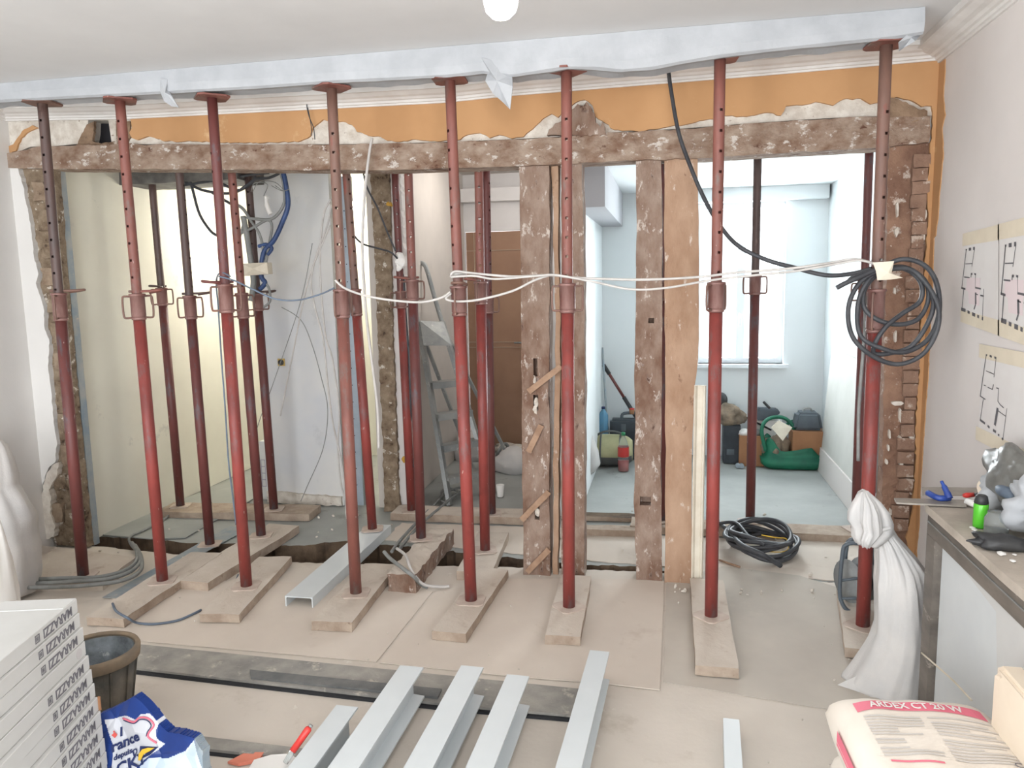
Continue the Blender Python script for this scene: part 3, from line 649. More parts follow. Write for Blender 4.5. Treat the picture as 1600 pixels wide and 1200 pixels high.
pplank((FP[1][0].x, FP[1][0].y), (136, 962), (192, 968), 3.86, M['plank'], 'dusty plank under the second front prop, chipped near end, bent wire nail', .19, seed=1)
pplank((FP[2][0].x, FP[2][0].y), (318, 953), (368, 966), 3.86, M['plank'], 'dusty plank under the third front prop', .19, seed=2)
pplank((FP[3][0].x, FP[3][0].y), (490, 968), (546, 975), 3.84, M['plank'], 'cracked dusty plank with rounded near end, right of the wide channel', .19, seed=3, amp=.006)
pplank((FP[4][0].x, FP[4][0].y), (676, 985), (727, 990), 3.86, M['plank'], 'short thick plank under the cable-wrapped front prop', .16, seed=4)
pplank((FP[5][0].x, FP[5][0].y), (852, 990), (906, 996), 3.83, M['plank'], 'short plank split down its middle, before the paired posts', .155, seed=5)
pplank((FP[6][0].x, FP[6][0].y), (1088, 1040), (1153, 1043), 3.88, M['plank'], 'longest pale plank, reaching forward under the prop by the white-edged post', .165, seed=6)
pplank((FP[7][0].x, FP[7][0].y), (1325, 1015), (1385, 1015), 3.88, M['plank'], 'plank under the rightmost front prop beside the white sack', .17, seed=7)
# left bearing board under prop 1 (wide)
q = [oz(*p_, .045) for p_ in [(18, 912), (160, 910), (212, 872), (105, 857), (48, 852)]]
bm = B(); xy_slab(bm, jag([Vector((v.x, v.y)) for v in q], None, .003, .06, 5), .0, .049)
single('plank', bm, M['plank'], 'wide low board under the leftmost front prop', 'plank', GP)
# long plank under the third prop of the rear row
a = (oz(276, 905, .05)+oz(318, 912, .05))/2; b = (oz(420, 818, .05)+oz(468, 822, .05))/2
slanted('plank', a, b, .21, 0, .049, M['plank'], 'long plank with sawn near end, between second and third front props', group=GP, seed=8)
a = oz(250, 795, .05); b = oz(486, 800, .05)
slanted('plank', (a.x, a.y+.05), (b.x, b.y+.06), .22, 0, .049, M['plankside'], 'cross plank at the rear left, in front of the white partition', group=GP, seed=9)
a = oz(612, 800, .05); b = oz(800, 806, .05)
slanted('plank', (a.x, a.y+.07), (b.x+.15, b.y+.07), .20, 0, .049, M['plank'], 'cross plank by the torn wall end, behind the broken timber', group=GP, seed=10)
a = oz(728, 893, .05); b = oz(775, 832, .05)
slanted('plank', ((oz(716, 893, .05)+oz(766, 893, .05))/2), (oz(745, 830, .05)+oz(797, 832, .05))/2, .19, 0, .049, M['plank'], 'plank under the prop before the brown door', group=GP, seed=11)
a = oz(985, 822, .045); b = oz(1345, 838, .045)
slanted('plank', (a.x, a.y+.10), (b.x+.03, b.y+.10), .19, 0, .044, M['plankside'], 'long brown-edged cross plank before the bright rear room', group=GP, seed=12)
a = oz(918, 806, .03); b = oz(1000, 808, .03)
slanted('plank', (a.x-.05, a.y+.03), (b.x-.02, b.y+.03), .10, 0, .03, M['dirt'], 'dark narrow batten between the paired posts and the next post', group=GP, seed=13)
a = oz(912, 826, .04); b = oz(1002, 828, .04)
slanted('plank', (a.x-.05, a.y+.03), (b.x-.02, b.y+.03), .10, 0, .04, M['plankside'], 'grey batten nearer the torn wall, beside the dark narrow one', group=GP, seed=14)
# broken squared timber under the bluish prop
A = (oz(604, 890, .10)+oz(650, 905, .10))/2; Bq = (oz(676, 822, .10)+oz(704, 828, .10))/2
F, L = frame_x(Vector((A.x, A.y, 0)), Vector((Bq.x, Bq.y, 0))); bm = B(); grid_box(bm, L, .15, .099, 26, 6, 5, F @ Matrix.Translation((0, -.075, 0)), .012, 12, 3)
sidemat(bm, 1, .6); t = single('broken_timber', bm, [M['plank'], M['timber']], 'rough broken squared timber lying under the bluish-footed prop', 'timber')
p = oz(628, 912, .02)
bm = B(); grid_box(bm, .13, .05, .05, 5, 3, 3, Matrix.Translation((p.x-.06, p.y, 0)), .006, 15); single('brick_fragment', bm, mat('brick_dust', (156, 104, 84), (130, 84, 68), 14, .95, bump=.6), 'reddish brick fragment at the near end of the broken timber', 'brick')
# ------------------------------------------------------------------ floor sheets and strips
def sheet(px, z0, t_, m, name, label, cat, amp=.001, group=None):
    bm = B(); xy_slab(bm, jag([Vector(v) for v in pxy(px, z0)], None, amp, .08, 4), z0, z0+t_); return single(name, bm, m, label, cat, group)
GS = 'hardboard sheets and a dusty patch over the floor'
sheet([(1038, 906), (1031, 1079), (955, 1070), (805, 1058), (592, 1036), (680, 926), (800, 905)], .003, .004, M['sheet'], 'hardboard_sheet_or_floor_patch', 'floor sheet ending in a square corner between the long plank and split plank', 'sheet', group=GS)
sheet([(588, 1035), (676, 925), (640, 915), (240, 905), (175, 935), (150, 985), (225, 1003)], .002, .003, M['sheet'], 'hardboard_sheet_or_floor_patch', 'floor sheet under the left front planks, with a diagonal joint', 'sheet', group=GS)
sheet([(1042, 908), (1036, 1066), (1600, 1160), (1600, 1010), (1250, 900), (1130, 885)], .001, .002, mat('wall_shaded_sheet', (196, 188, 177), (184, 176, 166), 2, .93, spots=((196, 188, 176), 2.4, .58, .12)), 'hardboard_sheet_or_floor_patch', 'pale floor sheet around the longest plank and white sack', 'sheet', .002, group=GS)  # sheet colour darkened to hold the wall's shade on this floor
sheet([(155, 836), (235, 843), (290, 841), (410, 772), (360, 762), (300, 775)], .001, .006, M['floorback'], 'hardboard_sheet_or_floor_patch', 'pale sheet on the floor along the cream side wall', 'sheet', group=GS)
sheet([(160, 934), (190, 936), (385, 828), (360, 822)], .004, .003, M['galvblue'], 'metal_strip', 'flat grey-blue metal strip lying between the first and second planks', 'strip')
bm = B(); xy_slab(bm, jag([Vector(v) for v in ((-1.72, 4.36), (-.98, 4.26), (-.52, 4.20), (.06, 4.16), (.10, 4.10), (1.27, 4.09), (1.27, 4.72), (-.55, 4.66), (-.56, 4.74), (-1.72, 4.70))], None, .012, .05, 6), -.003, .0015); single('hardboard_sheet_or_floor_patch', bm, M['sheet'], 'patch of dusty pinkish floor between the trench and the rear cross planks', 'sheet', GS)  # patch of pinkish dusty floor laid over the rear screed, no board
def bar(px4, z0, z1, m, name, label, cat, under=None):
    bm = B(); xy_slab(bm, [Vector(v) for v in pxy(px4, z1)], z0, z1)
    o = single(name, bm, m, label, cat); return o
bar([(213, 1006), (905, 1076), (893, 1117), (700, 1100), (210, 1043)], .012, .022, M['steeldark'], 'long_board', 'long cement-stained board lying across the foreground floor', 'board')
bm = B(); xy_slab(bm, [Vector(v) for v in pxy([(206, 1049), (700, 1107), (893, 1124), (897, 1110), (700, 1090), (212, 1036)], .012)], 0.0005, .011); single('gap_shade_strip', bm, M['blackedge'], 'black strip painted as the shadow gap under the near edge of the long stained board', 'strip')  # solid black strip painting the shade below the raised board
bar([(390, 1046), (690, 1076), (684, 1089), (392, 1058)], .023, .032, mat('dark_bar', (122, 122, 120), (98, 100, 100), 9, .8, bump=.3), 'thin_bar', 'thin dark grey bar lying on the long stained board', 'bar')
bar([(298, 1148), (480, 1170), (470, 1186), (300, 1167)], .006, .016, M['steeldark'], 'short_board', 'stained strip of board on the floor beside the crumpled blue bag', 'board')
bm = B(); xy_slab(bm, [Vector(v) for v in pxy([(298, 1166), (470, 1184), (468, 1195), (298, 1176)], .004)], .0005, .005); single('gap_shade_strip', bm, M['blackedge'], 'black strip painted as the shadow gap under the short stained board', 'strip')  # painted shade again, below the short board
# ------------------------------------------------------------------ wide U channel on the floor, I beams in the foreground
def channel(A, Bp, w_, h, t_, z0, label, name='steel_channel'):
    """U section, legs down"""
    F, L = frame_x(Vector((A.x, A.y, z0)), Vector((Bp.x, Bp.y, z0)))
    o = [(-w_/2, 0), (-w_/2, h), (w_/2, h), (w_/2, 0), (w_/2-t_, 0), (w_/2-t_, h-t_*1.6), (w_/2-t_*1.8, h-t_), (-w_/2+t_*1.8, h-t_), (-w_/2+t_, h-t_*1.6), (-w_/2+t_, 0)]
    bm = B(); slab(bm, o, lambda p: F @ Vector((0, p[0], p[1])), lambda p: F @ Vector((L, p[0], p[1])))
    o = single(name, bm, M['steelpaint'], label, 'steel beam'); return o
A = (oz(445, 925, .058)+oz(489, 940, .058))/2; Bq = (oz(572, 818, .058)+oz(616, 821, .058))/2
channel(A, Bq, .145, .058, .006, 0, 'wide grey primed steel channel lying flat between two planks')
def ibeam(fl, fr, nl, nr, z0, h, label, w_=None, ext=.9):
    a = (oz(*fl, z0+h)+oz(*fr, z0+h))/2; n_ = (oz(*nl, z0+h)+oz(*nr, z0+h))/2
    W = w_ or ((oz(*fl, z0+h)-oz(*fr, z0+h)).length+(oz(*nl, z0+h)-oz(*nr, z0+h)).length)/2
    d = (n_-a).normalized(); n2 = n_+d*ext; F, L = frame_x(Vector((n2.x, n2.y, z0)), Vector((a.x, a.y, z0)))
    tf, tw = .007, .006
    o = [(-W/2, 0), (-W/2, tf), (-tw/2, tf+.003), (-tw/2, h-tf-.003), (-W/2, h-tf), (-W/2, h), (W/2, h), (W/2, h-tf), (tw/2, h-tf-.003), (tw/2, tf+.003), (W/2, tf), (W/2, 0)]
    bm = B(); slab(bm, o, lambda p: F @ Vector((0, p[0], p[1])), lambda p: F @ Vector((L, p[0], p[1])))
    return single('steel_beam', bm, M['steelpaint'], label, 'steel beam', 'grey steel beams in the foreground')
ibeam((525, 1102), (560, 1104), (450, 1200), (490, 1200), .001, .12, 'leftmost and shortest-showing grey steel beam, beside the red marker')
ibeam((625, 1040), (662, 1042), (512, 1200), (560, 1200), .033, .12, 'grey steel beam second from the left, over the end of the thin dark bar')
ibeam((720, 1040), (756, 1042), (631, 1200), (675, 1200), .033, .12, 'middle grey steel beam of the five lying side by side')
ibeam((793, 1054), (826, 1056), (726, 1200), (772, 1200), .033, .12, 'grey steel beam fourth from the left, just left of the longest-showing one')
ibeam((922, 1015), (952, 1019), (868, 1200), (908, 1200), .033, .12, 'grey steel beam reaching furthest back, rightmost of the five side by side')
a = (oz(1130, 1123, .075)+oz(1155, 1123, .075))/2; n_ = (oz(1133, 1200, .075)+oz(1160, 1200, .075))/2; d = (n_-a).normalized(); n_ = n_+d*.8
channel(n_, a, .053, .074, .005, .001, 'narrow grey steel channel lying alone right of the five beams')
# ------------------------------------------------------------------ timber posts
def post(xl, xr, yb, m, label, amp=.005, depth=.12, seed=0, Y=None, holes=(), zt=None):
    """post traced by left/right pixel polylines"""
    Y = Y or DW
    Lp = sorted([(oy(a, b, Y).z, oy(a, b, Y).x) for a, b in xl]); Rp = sorted([(oy(a, b, Y).z, oy(a, b, Y).x) for a, b in xr])
    z0 = 0.0; z1 = zt or max(Lp[-1][0], Rp[-1][0])+.02; n = 46; mW = 6; bm = B(); prev = None
    for i in range(n+1):
        z = z0+(z1-z0)*i/n; a = interp(Lp, z); b = interp(Rp, z); row = []
        for k, (u, v) in enumerate([(j/mW, 0) for j in range(mW+1)]+[(1, .5), (1, 1), (.5, 1), (0, 1), (0, .5)]):
            p = Vector((a+(b-a)*u, Y+depth*v, z)); s = Vector((seed, 0, 0))
            p += Vector((noise.noise(p*9+s)*amp, noise.noise(p*14+s*2)*amp*1.2, 0)) ; row.append(bm.verts.new(p))
        if prev:
            for j in range(len(row)): bm.faces.new([prev[j], prev[(j+1) % len(row)], row[(j+1) % len(row)], row[j]])
        else: bm.faces.new(row[::-1])
        prev = row
    bm.faces.new(prev)
    o = single('timber_post', bm, m, label, 'post')
    if holes:
        cs = []
        for (x0_, y0_, x1_, y1_) in holes:
            p, q_ = oy(x0_, y0_, Y), oy(x1_, y1_, Y); bmc = B(); bx(bmc, min(p.x, q_.x), max(p.x, q_.x), Y-.05, Y+.07, min(p.z, q_.z), max(p.z, q_.z))
            cs.append(obj('cutter', bmc, M['darkgap']))
        boolean_cut(o, cs)
    return o
pA = post([(811, 262), (813, 400), (815, 560), (815, 700), (818, 890)], [(859, 258), (859, 400), (858, 600), (858, 750), (860, 893)], 0, M['timber'], 'left post of the touching pair, with diagonal laths nailed on it', seed=1, holes=((833, 560, 840, 588), (833, 617, 841, 642), (835, 785, 843, 812)), amp=.006)
post([(862, 258), (866, 400), (868, 560), (866, 700), (864, 890)], [(873, 258), (873, 400), (876, 560), (874, 700), (872, 893)], 0, M['timberlight'], 'narrow splintered batten squeezed between the touching pair of posts', seed=2, Y=DW+.03, depth=.06, amp=.008)
post([(877, 257), (877, 400), (877, 560), (877, 700), (877, 893)], [(909, 255), (912, 400), (913, 560), (913, 700), (913, 895)], 0, M['timber'], 'right post of the touching pair, behind the sixth front prop', seed=3, amp=.005)
post([(994, 250), (994, 400), (992, 560), (992, 700), (991, 780), (994, 904)], [(1033, 248), (1035, 400), (1034, 560), (1033, 700), (1034, 906)], 0, M['timber'], 'dark post with a knot hole low down, left of the pale wide post', seed=4, holes=((1000, 776, 1017, 790), (1013, 497, 1022, 505)), amp=.006)
post([(1038, 248), (1038, 400), (1039, 560), (1040, 700), (1039, 904)], [(1090, 245), (1092, 400), (1092, 560), (1085, 605), (1081, 700), (1080, 906)], 0, M['timberlight'], 'wide pale orange-brown post beside the white moulding', seed=5, amp=.004)
# plaster crumbs in the mortises
bm = B()
for a, b in ((836, 594), (838, 628), (840, 800), (836, 640)):
    p = oy(a, b, DW+.005); bmesh.ops.create_icosphere(bm, subdivisions=2, radius=.016, matrix=Matrix.Translation(p) @ Matrix.Diagonal((.8, .7, 1.6, 1)))
for v in bm.verts: v.co += noise.noise_vector(v.co*50)*.008
o = obj('plaster_crumbs', bm, M['plaster'], pA, smooth=False); o['kind'] = 'stuff'
# laths nailed diagonally on the left post
for (x0_, y0_, x1_, y1_) in ((826, 612, 877, 572), (826, 706, 846, 664), (815, 812, 858, 768), (824, 893, 858, 858)):
    a = oy(x0_, y0_, DW-.012); b = oy(x1_, y1_, DW-.012); F, L = frame_x(a, b, Vector((0, -1, 0))); bm = B()
    grid_box(bm, L, .03, .010, 6, 2, 1, F @ Matrix.Translation((0, -.015, 0)), .002, 20, x0_)
    obj('lath', bm, M['lath'], pA)
# white painted moulding attached to the pale post
bm = B()
a = oy(1085, 603, DW-.03); b = oy(1080, 893, DW-.03); w0 = .058
prof = [(0, 0), (0, -.022), (.006, -.028), (.012, -.022), (.016, -.016), (.040, -.016), (.044, -.024), (.052, -.024), (w0, -.014), (w0, 0)]
slab(bm, prof, lambda p: Vector((b.x+p[0], b.y+.03+p[1], 0.002)), lambda p: Vector((a.x+p[0], a.y+.03+p[1], a.z)))
single('door_moulding', bm, mat('white_old_paint', (230, 224, 208), (214, 204, 186), 8, .6, spots=((206, 196, 178), 9, .64, .05)), 'old white painted door moulding standing against the pale post', 'moulding')
# ================================================================== WRAPPED BEARING BEAM UNDER THE CEILING
bt = [(-60, 141), (0, 138), (130, 132), (250, 122), (395, 113), (560, 99), (700, 92), (760, 88), (790, 94), (900, 76), (1000, 66), (1200, 48), (1330, 35), (1442, 24)]
bb = [(-60, 164), (0, 159), (130, 152), (250, 146), (395, 138), (520, 129), (700, 120), (755, 114), (800, 120), (885, 107), (930, 108), (970, 112), (1020, 108), (1060, 100), (1125, 89), (1220, 78), (1340, 66), (1400, 60), (1442, 53)]
bm = B(); prev = None; n = 170
for i in range(n+1):
    px = -40+(1443+40)*i/n; Bo = oy(px, interp(bb, px), YP-.08); x = Bo.x
    if x < XL+.005: continue
    zb = Bo.z; w1 = noise.noise(Vector((x*5, 0, 0)))*.008; w2 = noise.noise(Vector((x*9, 3, 0)))*.010
    row = [bm.verts.new(v) for v in ((x, YP-.085+w1*.4, ZC-.001), (x, YP-.09+w1, zb+.04), (x, YP-.085+w2*.5, zb+.008), (x, YP-.07, zb+w2*.3), (x, YP, zb+.012), (x, YP+.07, zb+.010+w2), (x, YP+.09+w1, zb+.03), (x, YP+.085, ZC-.001))]
    if prev:
        for a in range(len(row)): bm.faces.new([prev[a], prev[(a+1) % len(row)], row[(a+1) % len(row)], row[a]])
    else: bm.faces.new(row)
    prev = row
bm.faces.new(prev[::-1])
t = thing('wrapped_beam', 'long bearing beam wrapped in white fleece, pressed to the ceiling by the props', 'beam', (-1.2, YP, 2.48))
obj('fleece', bm, M['fleece'], t)
def flap(pts, Y0, Y1, th=.004):
    """loose hanging corner of fleece: pixel outline, bulging in depth"""
    bm = B(); P = [oy(a, b, Y0+(Y1-Y0)*(k % 3)/2) for k, (a, b) in enumerate(pts)]
    A_ = [bm.verts.new(p) for p in P]; B_ = [bm.verts.new(p+Vector((0, th, 0))) for p in P]; n = len(P)
    c = sum(P, Vector())/n; ca = bm.verts.new(c+Vector((0, -.02, 0))); cb_ = bm.verts.new(c+Vector((0, -.02+th, 0)))
    for i in range(n):
        j = (i+1) % n; bm.faces.new([A_[i], A_[j], ca]); bm.faces.new([B_[j], B_[i], cb_]); bm.faces.new([A_[i], B_[i], B_[j], A_[j]])
    return bm
obj('hanging_flap', flap([(752, 90), (778, 96), (800, 116), (801, 135), (797, 171), (786, 160), (770, 146), (758, 126), (762, 114)], YP-.10, YP-.06), M['fleece'], t)
obj('hanging_flap', flap([(250, 122), (262, 124), (262, 138), (268, 150), (279, 168), (268, 166), (256, 158), (250, 142)], YP-.10, YP-.07), M['fleece'], t)
obj('hanging_flap', flap([(1416, 55), (1441, 40), (1443, 50), (1430, 64), (1412, 75), (1405, 80), (1404, 66)], YP-.08, YP-.02), M['fleece'], t)
# ================================================================== CABLES
def cable(name, pts, r, m, label, cat='cable', group=None, n=7, sub=8, closed=False, cap=True):
    bm = B(); tube(bm, spline(pts, sub, closed), r, n, closed)
    return single(name, bm, m, label, cat, group, smooth=False)
def cy(px, Y): return [oy(a, b, Y if not isinstance(Y, (list, tuple)) else Y[k]) for k, (a, b) in enumerate(px)]
def cz(px, Z): return [oz(a, b, Z) for a, b in px]
px = [(1044, 108), (1050, 150), (1060, 205), (1075, 250), (1098, 305), (1122, 348), (1152, 383), (1195, 405), (1240, 418), (1290, 430), (1330, 428), (1362, 420)]
cable('power_cable', cy(px, [3.83, 3.80, 3.76, 3.72, 3.66, 3.6, 3.56, 3.54, 3.52, 3.48, 3.44, 3.40]), .0095, M['blackcable'], 'thick black cable running from the ceiling notch down to the taped loop')
# loop of black cable on the rightmost prop: five turns
t = thing('cable_loop', 'coil of thick black cable taped to the rightmost front prop', 'cable', oy(1385, 440, 3.37))
loops = [
 [(1370, 424), (1345, 440), (1328, 470), (1326, 505), (1338, 535), (1370, 560), (1405, 569), (1440, 555), (1462, 522), (1467, 485), (1452, 450), (1425, 422), (1395, 420)],
 [(1376, 420), (1410, 405), (1445, 415), (1464, 445), (1467, 490), (1450, 530), (1415, 550), (1380, 545), (1345, 525), (1340, 480), (1352, 445)],
 [(1380, 425), (1410, 418), (1438, 440), (1438, 470), (1410, 490), (1385, 510), (1368, 535), (1366, 552), (1390, 552), (1425, 540), (1452, 500), (1458, 465), (1440, 435), (1405, 418)],
 [(1372, 428), (1352, 450), (1350, 480), (1372, 500), (1405, 507), (1435, 498), (1450, 470), (1446, 440), (1420, 420), (1395, 418)]]
for k, lp in enumerate(loops):
    bm = B(); tube(bm, spline(cy(lp, [3.35+.012*sin(k*2.1+j*1.3)+.012*k for j in range(len(lp))]), 8, True), .0095, 8, True); obj('turn', bm, M['blackcable'], t)
bm = B(); tube(bm, spline(cy([(1307, 450), (1322, 442), (1345, 432), (1372, 420)], [3.33, 3.33, 3.34, 3.35]), 6), .010, 8); obj('cable_end', bm, M['blackcable'], t)
bm = B(); tube(bm, spline(cy([(1326, 437), (1335, 431), (1352, 425), (1372, 420)], [3.36]*4), 6), .006, 8); obj('cable_end', bm, M['blackcable'], t)
def tape_patch(px, Y, th=.004, bulge=.01):
    bm = B(); P = [oy(a, b, Y) for a, b in px]; c = sum(P, Vector())/len(P); ca = bm.verts.new(c+Vector((0, -bulge, 0))); cb_ = bm.verts.new(c+Vector((0, th, 0)))
    A_ = [bm.verts.new(p) for p in P]; B_ = [bm.verts.new(p+Vector((0, th, 0))) for p in P]; n = len(P)
    for i in range(n):
        j = (i+1) % n; bm.faces.new([A_[i], A_[j], ca]); bm.faces.new([B_[j], B_[i], cb_]); bm.faces.new([A_[i], B_[i], B_[j], A_[j]])
    return bm
obj('tape', tape_patch([(1364, 410), (1397, 408), (1393, 427), (1401, 431), (1411, 434), (1390, 437), (1371, 438), (1369, 424)], 3.325), M['tape'], t)
# white twin cables across
cable('wire', cy([(704, 430), (712, 424), (740, 427), (800, 432), (860, 430), (900, 434), (1000, 437), (1090, 433), (1150, 426), (1230, 420), (1290, 412), (1335, 405), (1372, 414)], 3.385), .0055, M['whitecable'], 'upper light cable stretched from the looped prop to the black coil', group='light cables strung across the props')
cable('wire', cy([(704, 433), (740, 431), (775, 436), (840, 431), (870, 430), (930, 441), (985, 452), (1040, 450), (1110, 438), (1180, 430), (1240, 424), (1310, 412), (1345, 407), (1374, 416)], 3.37), .005, M['whitecable'], 'lower light cable stretched from the looped prop to the black coil', group='light cables strung across the props')
cable('wire', cy([(524, 438), (540, 451), (575, 463), (620, 470), (660, 472), (690, 465), (704, 456)], 3.39), .0055, M['whitecable'], 'sagging light cable between the fourth and fifth front props', group='light cables strung across the props')
cable('wire', cy([(705, 458), (697, 467), (715, 471), (750, 468), (800, 455), (835, 438), (862, 429)], 3.395), .0055, M['whitecable'], 'light cable rising right from under the collar of the fifth front prop', group='light cables strung across the props')
bm = B(); p_, tp_ = FP[4][0], FP[4][2]
c = oy(711, 428, YP); c2 = Vector((p_.x+(tp_.x-p_.x)*.6, YP, c.z))
tube(bm, [c2+Vector((.033*cos(a), .033*sin(a), 0)) for a in [2*pi*k/16 for k in range(16)]], .006, 6, True); tube(bm, [c2+Vector((.034*cos(a), .034*sin(a), -.011)) for a in [2*pi*k/16 for k in range(16)]], .006, 6, True)
single('wire_wrap', bm, M['whitecable'], 'light cable wound round the coppery fifth front prop', 'cable')
cable('wire', cy([(342, 432), (365, 438), (395, 452), (430, 467), (465, 469), (500, 460), (522, 450)], [3.40]*7), .004, M['bluewire'], 'blue-grey wire sagging between the third and fourth front props')
cable('wire', cy([(360, 432), (345, 426), (338, 440), (341, 480), (346, 560), (352, 640), (357, 720), (363, 770), (369, 820)], [3.40, 3.42, 3.45]+[3.5]*6), .004, M['bluewire'], 'thin blue-grey wire hanging straight down behind the third front prop')
cable('wire', cy([(581, 216), (577, 240), (572, 280), (568, 330), (566, 390), (569, 450), (574, 510), (583, 580), (590, 640), (592, 700)], [3.86, 3.86]+[3.86]*8), .0075, M['whitecable'], 'light grey conduit bent up in front of the lintel by the lit gap')
cable('wire', cy([(1383, 236), (1381, 300), (1379, 360), (1378, 408)], [3.80, 3.7, 3.6, 3.42]), .006, M['whitecable'], 'straight white cable dropping to the black coil from the lintel')
for k, (px, m_, lab) in enumerate([([(1350, 440), (1352, 500), (1348, 560), (1342, 640), (1341, 720)], 'greycable', 'grey flexible conduit hanging left of the rightmost front prop'), ([(1368, 440), (1372, 500), (1372, 600), (1370, 700), (1367, 770)], 'greycable', 'grey flexible conduit hanging right of the rightmost front prop')]):
    cable('conduit', cy(px, 3.50 if k else 3.48), .0075, M[m_], lab)
# loose wires in front of the left partition
for px, r, m_, lab in (([(517, 320), (512, 350), (494, 400), (486, 440), (492, 480), (505, 530), (512, 600), (520, 660), (535, 730), (541, 800), (545, 838)], .006, 'whitecable', 'white conduit curving down left of the lit gap'),
                      ([(516, 352), (498, 395), (484, 430), (472, 480), (462, 530), (450, 590), (438, 650)], .005, 'whitecable', 'white wire slanting down across the white partition'),
                      ([(440, 480), (470, 500), (488, 540), (502, 590), (512, 640), (505, 700), (480, 760), (470, 783)], .003, 'greycable', 'thin grey wire looping low across the white partition'),
                      ([(518, 310), (505, 340), (500, 420), (508, 520), (519, 560), (530, 640), (528, 700), (536, 770), (560, 800)], .006, 'whitecable', 'second white conduit behind the fourth front prop'),
                      ([(488, 380), (470, 470), (430, 590), (408, 650), (395, 690)], .0025, 'greycable', 'hair-thin grey wire crossing the partition towards the tile carton')):
    cable('wire', cy(px, 4.75), r, M[m_], lab)
# black cables to the taped joint by the torn wall end
cable('wire', cy([(566, 262), (574, 294), (590, 325), (604, 360), (618, 392)], 4.74), .006, M['blackcable'], 'black cable slanting down from the lintel to the white taped joint')
cable('wire', cy([(548, 362), (565, 380), (590, 388), (610, 394), (621, 404)], [4.50, 4.58, 4.64, 4.70, 4.74]), .006, M['blackcable'], 'black cable sagging across the lit gap to the white taped joint')
cable('wire', cy([(624, 412), (630, 440), (632, 480), (636, 530), (640, 560), (641, 640), (639, 690), (646, 730)], 4.82), .012, M['blackcable'], 'black ribbed conduit hanging beside the torn wall end')
bm = B(); bmesh.ops.create_icosphere(bm, subdivisions=3, radius=.04, matrix=Matrix.Translation(oy(624, 407, 4.76)) @ Matrix.Diagonal((.8, .6, 1.5, 1)))
for v in bm.verts: v.co += noise.noise_vector(v.co*30)*.02
single('taped_joint', bm, M['white'], 'crumpled white tape round the cable joint near the torn wall end', 'tape')
# cable bundle on the rear prop at left
t = thing('cable_bundle', 'bundle of grey and blue cables taped to the rear prop near the white partition', 'cable', oy(408, 420, 4.6))
for px, r, m_ in (([(440, 262), (446, 285), (450, 320), (440, 350), (428, 375), (412, 395), (408, 430), (414, 442), (406, 452)], .016, 'bluecable'),
                  ([(380, 338), (386, 370), (392, 410), (396, 440), (392, 470)], .018, 'greycable'), ([(386, 340), (398, 342), (425, 342), (443, 320), (443, 290), (438, 268)], .010, 'greycable'),
                  ([(384, 340), (375, 370), (372, 400), (386, 425)], .008, 'greycable'), ([(374, 366), (395, 356), (418, 344), (425, 355), (420, 385), (414, 420)], .009, 'greycable'),
                  ([(340, 284), (370, 297), (382, 292), (400, 280), (420, 278), (438, 270)], .009, 'blackcable'), ([(364, 316), (380, 326), (392, 345), (405, 365), (411, 390), (410, 425)], .009, 'greycable'),
                  ([(404, 385), (416, 382), (425, 388), (418, 398)], .012, 'bluecable'), ([(412, 440), (420, 450), (422, 470), (412, 480)], .008, 'greycable')):
    bm = B(); tube(bm, spline(cy(px, 4.62), 6), r, 7); obj('cable', bm, M[m_], t)
obj('tape', tape_patch([(378, 412), (417, 410), (419, 428), (380, 431)], 4.585, .06, .03), M['tape'], t)
bm = B(); tube(bm, spline(cy([(416, 306), (417, 320), (423, 335)], 4.6), 4), [.012]*4+[.016]*5, 8); o = obj('lamp_holder', bm, M['white'], t)
bm = B()
for px in ([(395, 300), (405, 284), (430, 285), (445, 300), (430, 290)], [(392, 300), (398, 286), (418, 288), (412, 306)], [(424, 290), (440, 298), (452, 296)]): tube(bm, spline(cy(px, 4.6), 5), .0025, 5)
o = obj('loose_wires', bm, M['greycable'], t); o['kind'] = 'stuff'
for px, lab in (([(292, 262), (302, 300), (312, 335), (330, 362), (345, 370)], 'grey cable curving down from the left ceiling edge'), ([(250, 268), (290, 285), (320, 298), (360, 302), (388, 290), (400, 276)], 'dark cable swagging under the left ceiling edge'), ([(286, 290), (330, 283), (380, 275), (420, 270)], 'flat dark cable run along the left ceiling edge'), ([(330, 300), (360, 318), (378, 325), (392, 345)], 'short dark cable behind the third front prop top')):
    cable('wire', cy(px, 4.66), .009, M['blackcable'], lab)
# floor cables
GC = 'grey cables lying in a bundle at the left'
for k, (px, lab) in enumerate([([(22, 908), (60, 905), (110, 903), (150, 902), (190, 893), (212, 878), (214, 862), (206, 848)], 'outermost grey floor cable curling round the leftmost board'), ([(20, 912), (70, 911), (120, 908), (170, 904), (205, 892), (219, 876), (214, 858)], 'middle grey floor cable of the left bundle'), ([(25, 918), (90, 917), (140, 914), (190, 907), (218, 893), (221, 872), (211, 852)], 'innermost grey floor cable of the left bundle')]):
    cable('floor_cable', [v+Vector((0, 0, .052)) for v in cz(px, .05)][:0]+[oz(a, b, .062) for a, b in px], .011, M['greycable'], lab, group=GC)
cable('floor_cable', [oz(a, b, .02) for a, b in [(214, 862), (203, 848), (204, 838), (225, 828), (255, 812), (275, 797), (300, 791), (330, 792)]], .008, M['greycable'], 'grey cable trailing back from the left bundle to the rear prop')
cable('floor_cable', [oz(a, b, .02) for a, b in [(372, 898), (365, 915), (360, 925)]], .004, M['bluewire'], 'short wire end at the foot of the third front prop')
cable('floor_cable', [oz(a, b, z) for a, b, z in [(176, 943, .06), (182, 955, .07), (200, 966, .065), (214, 973, .02), (240, 975, .012), (275, 970, .012), (300, 960, .012), (314, 953, .012)]], .006, M['bluewire'], 'blue-grey cable bent over the end of the second plank')
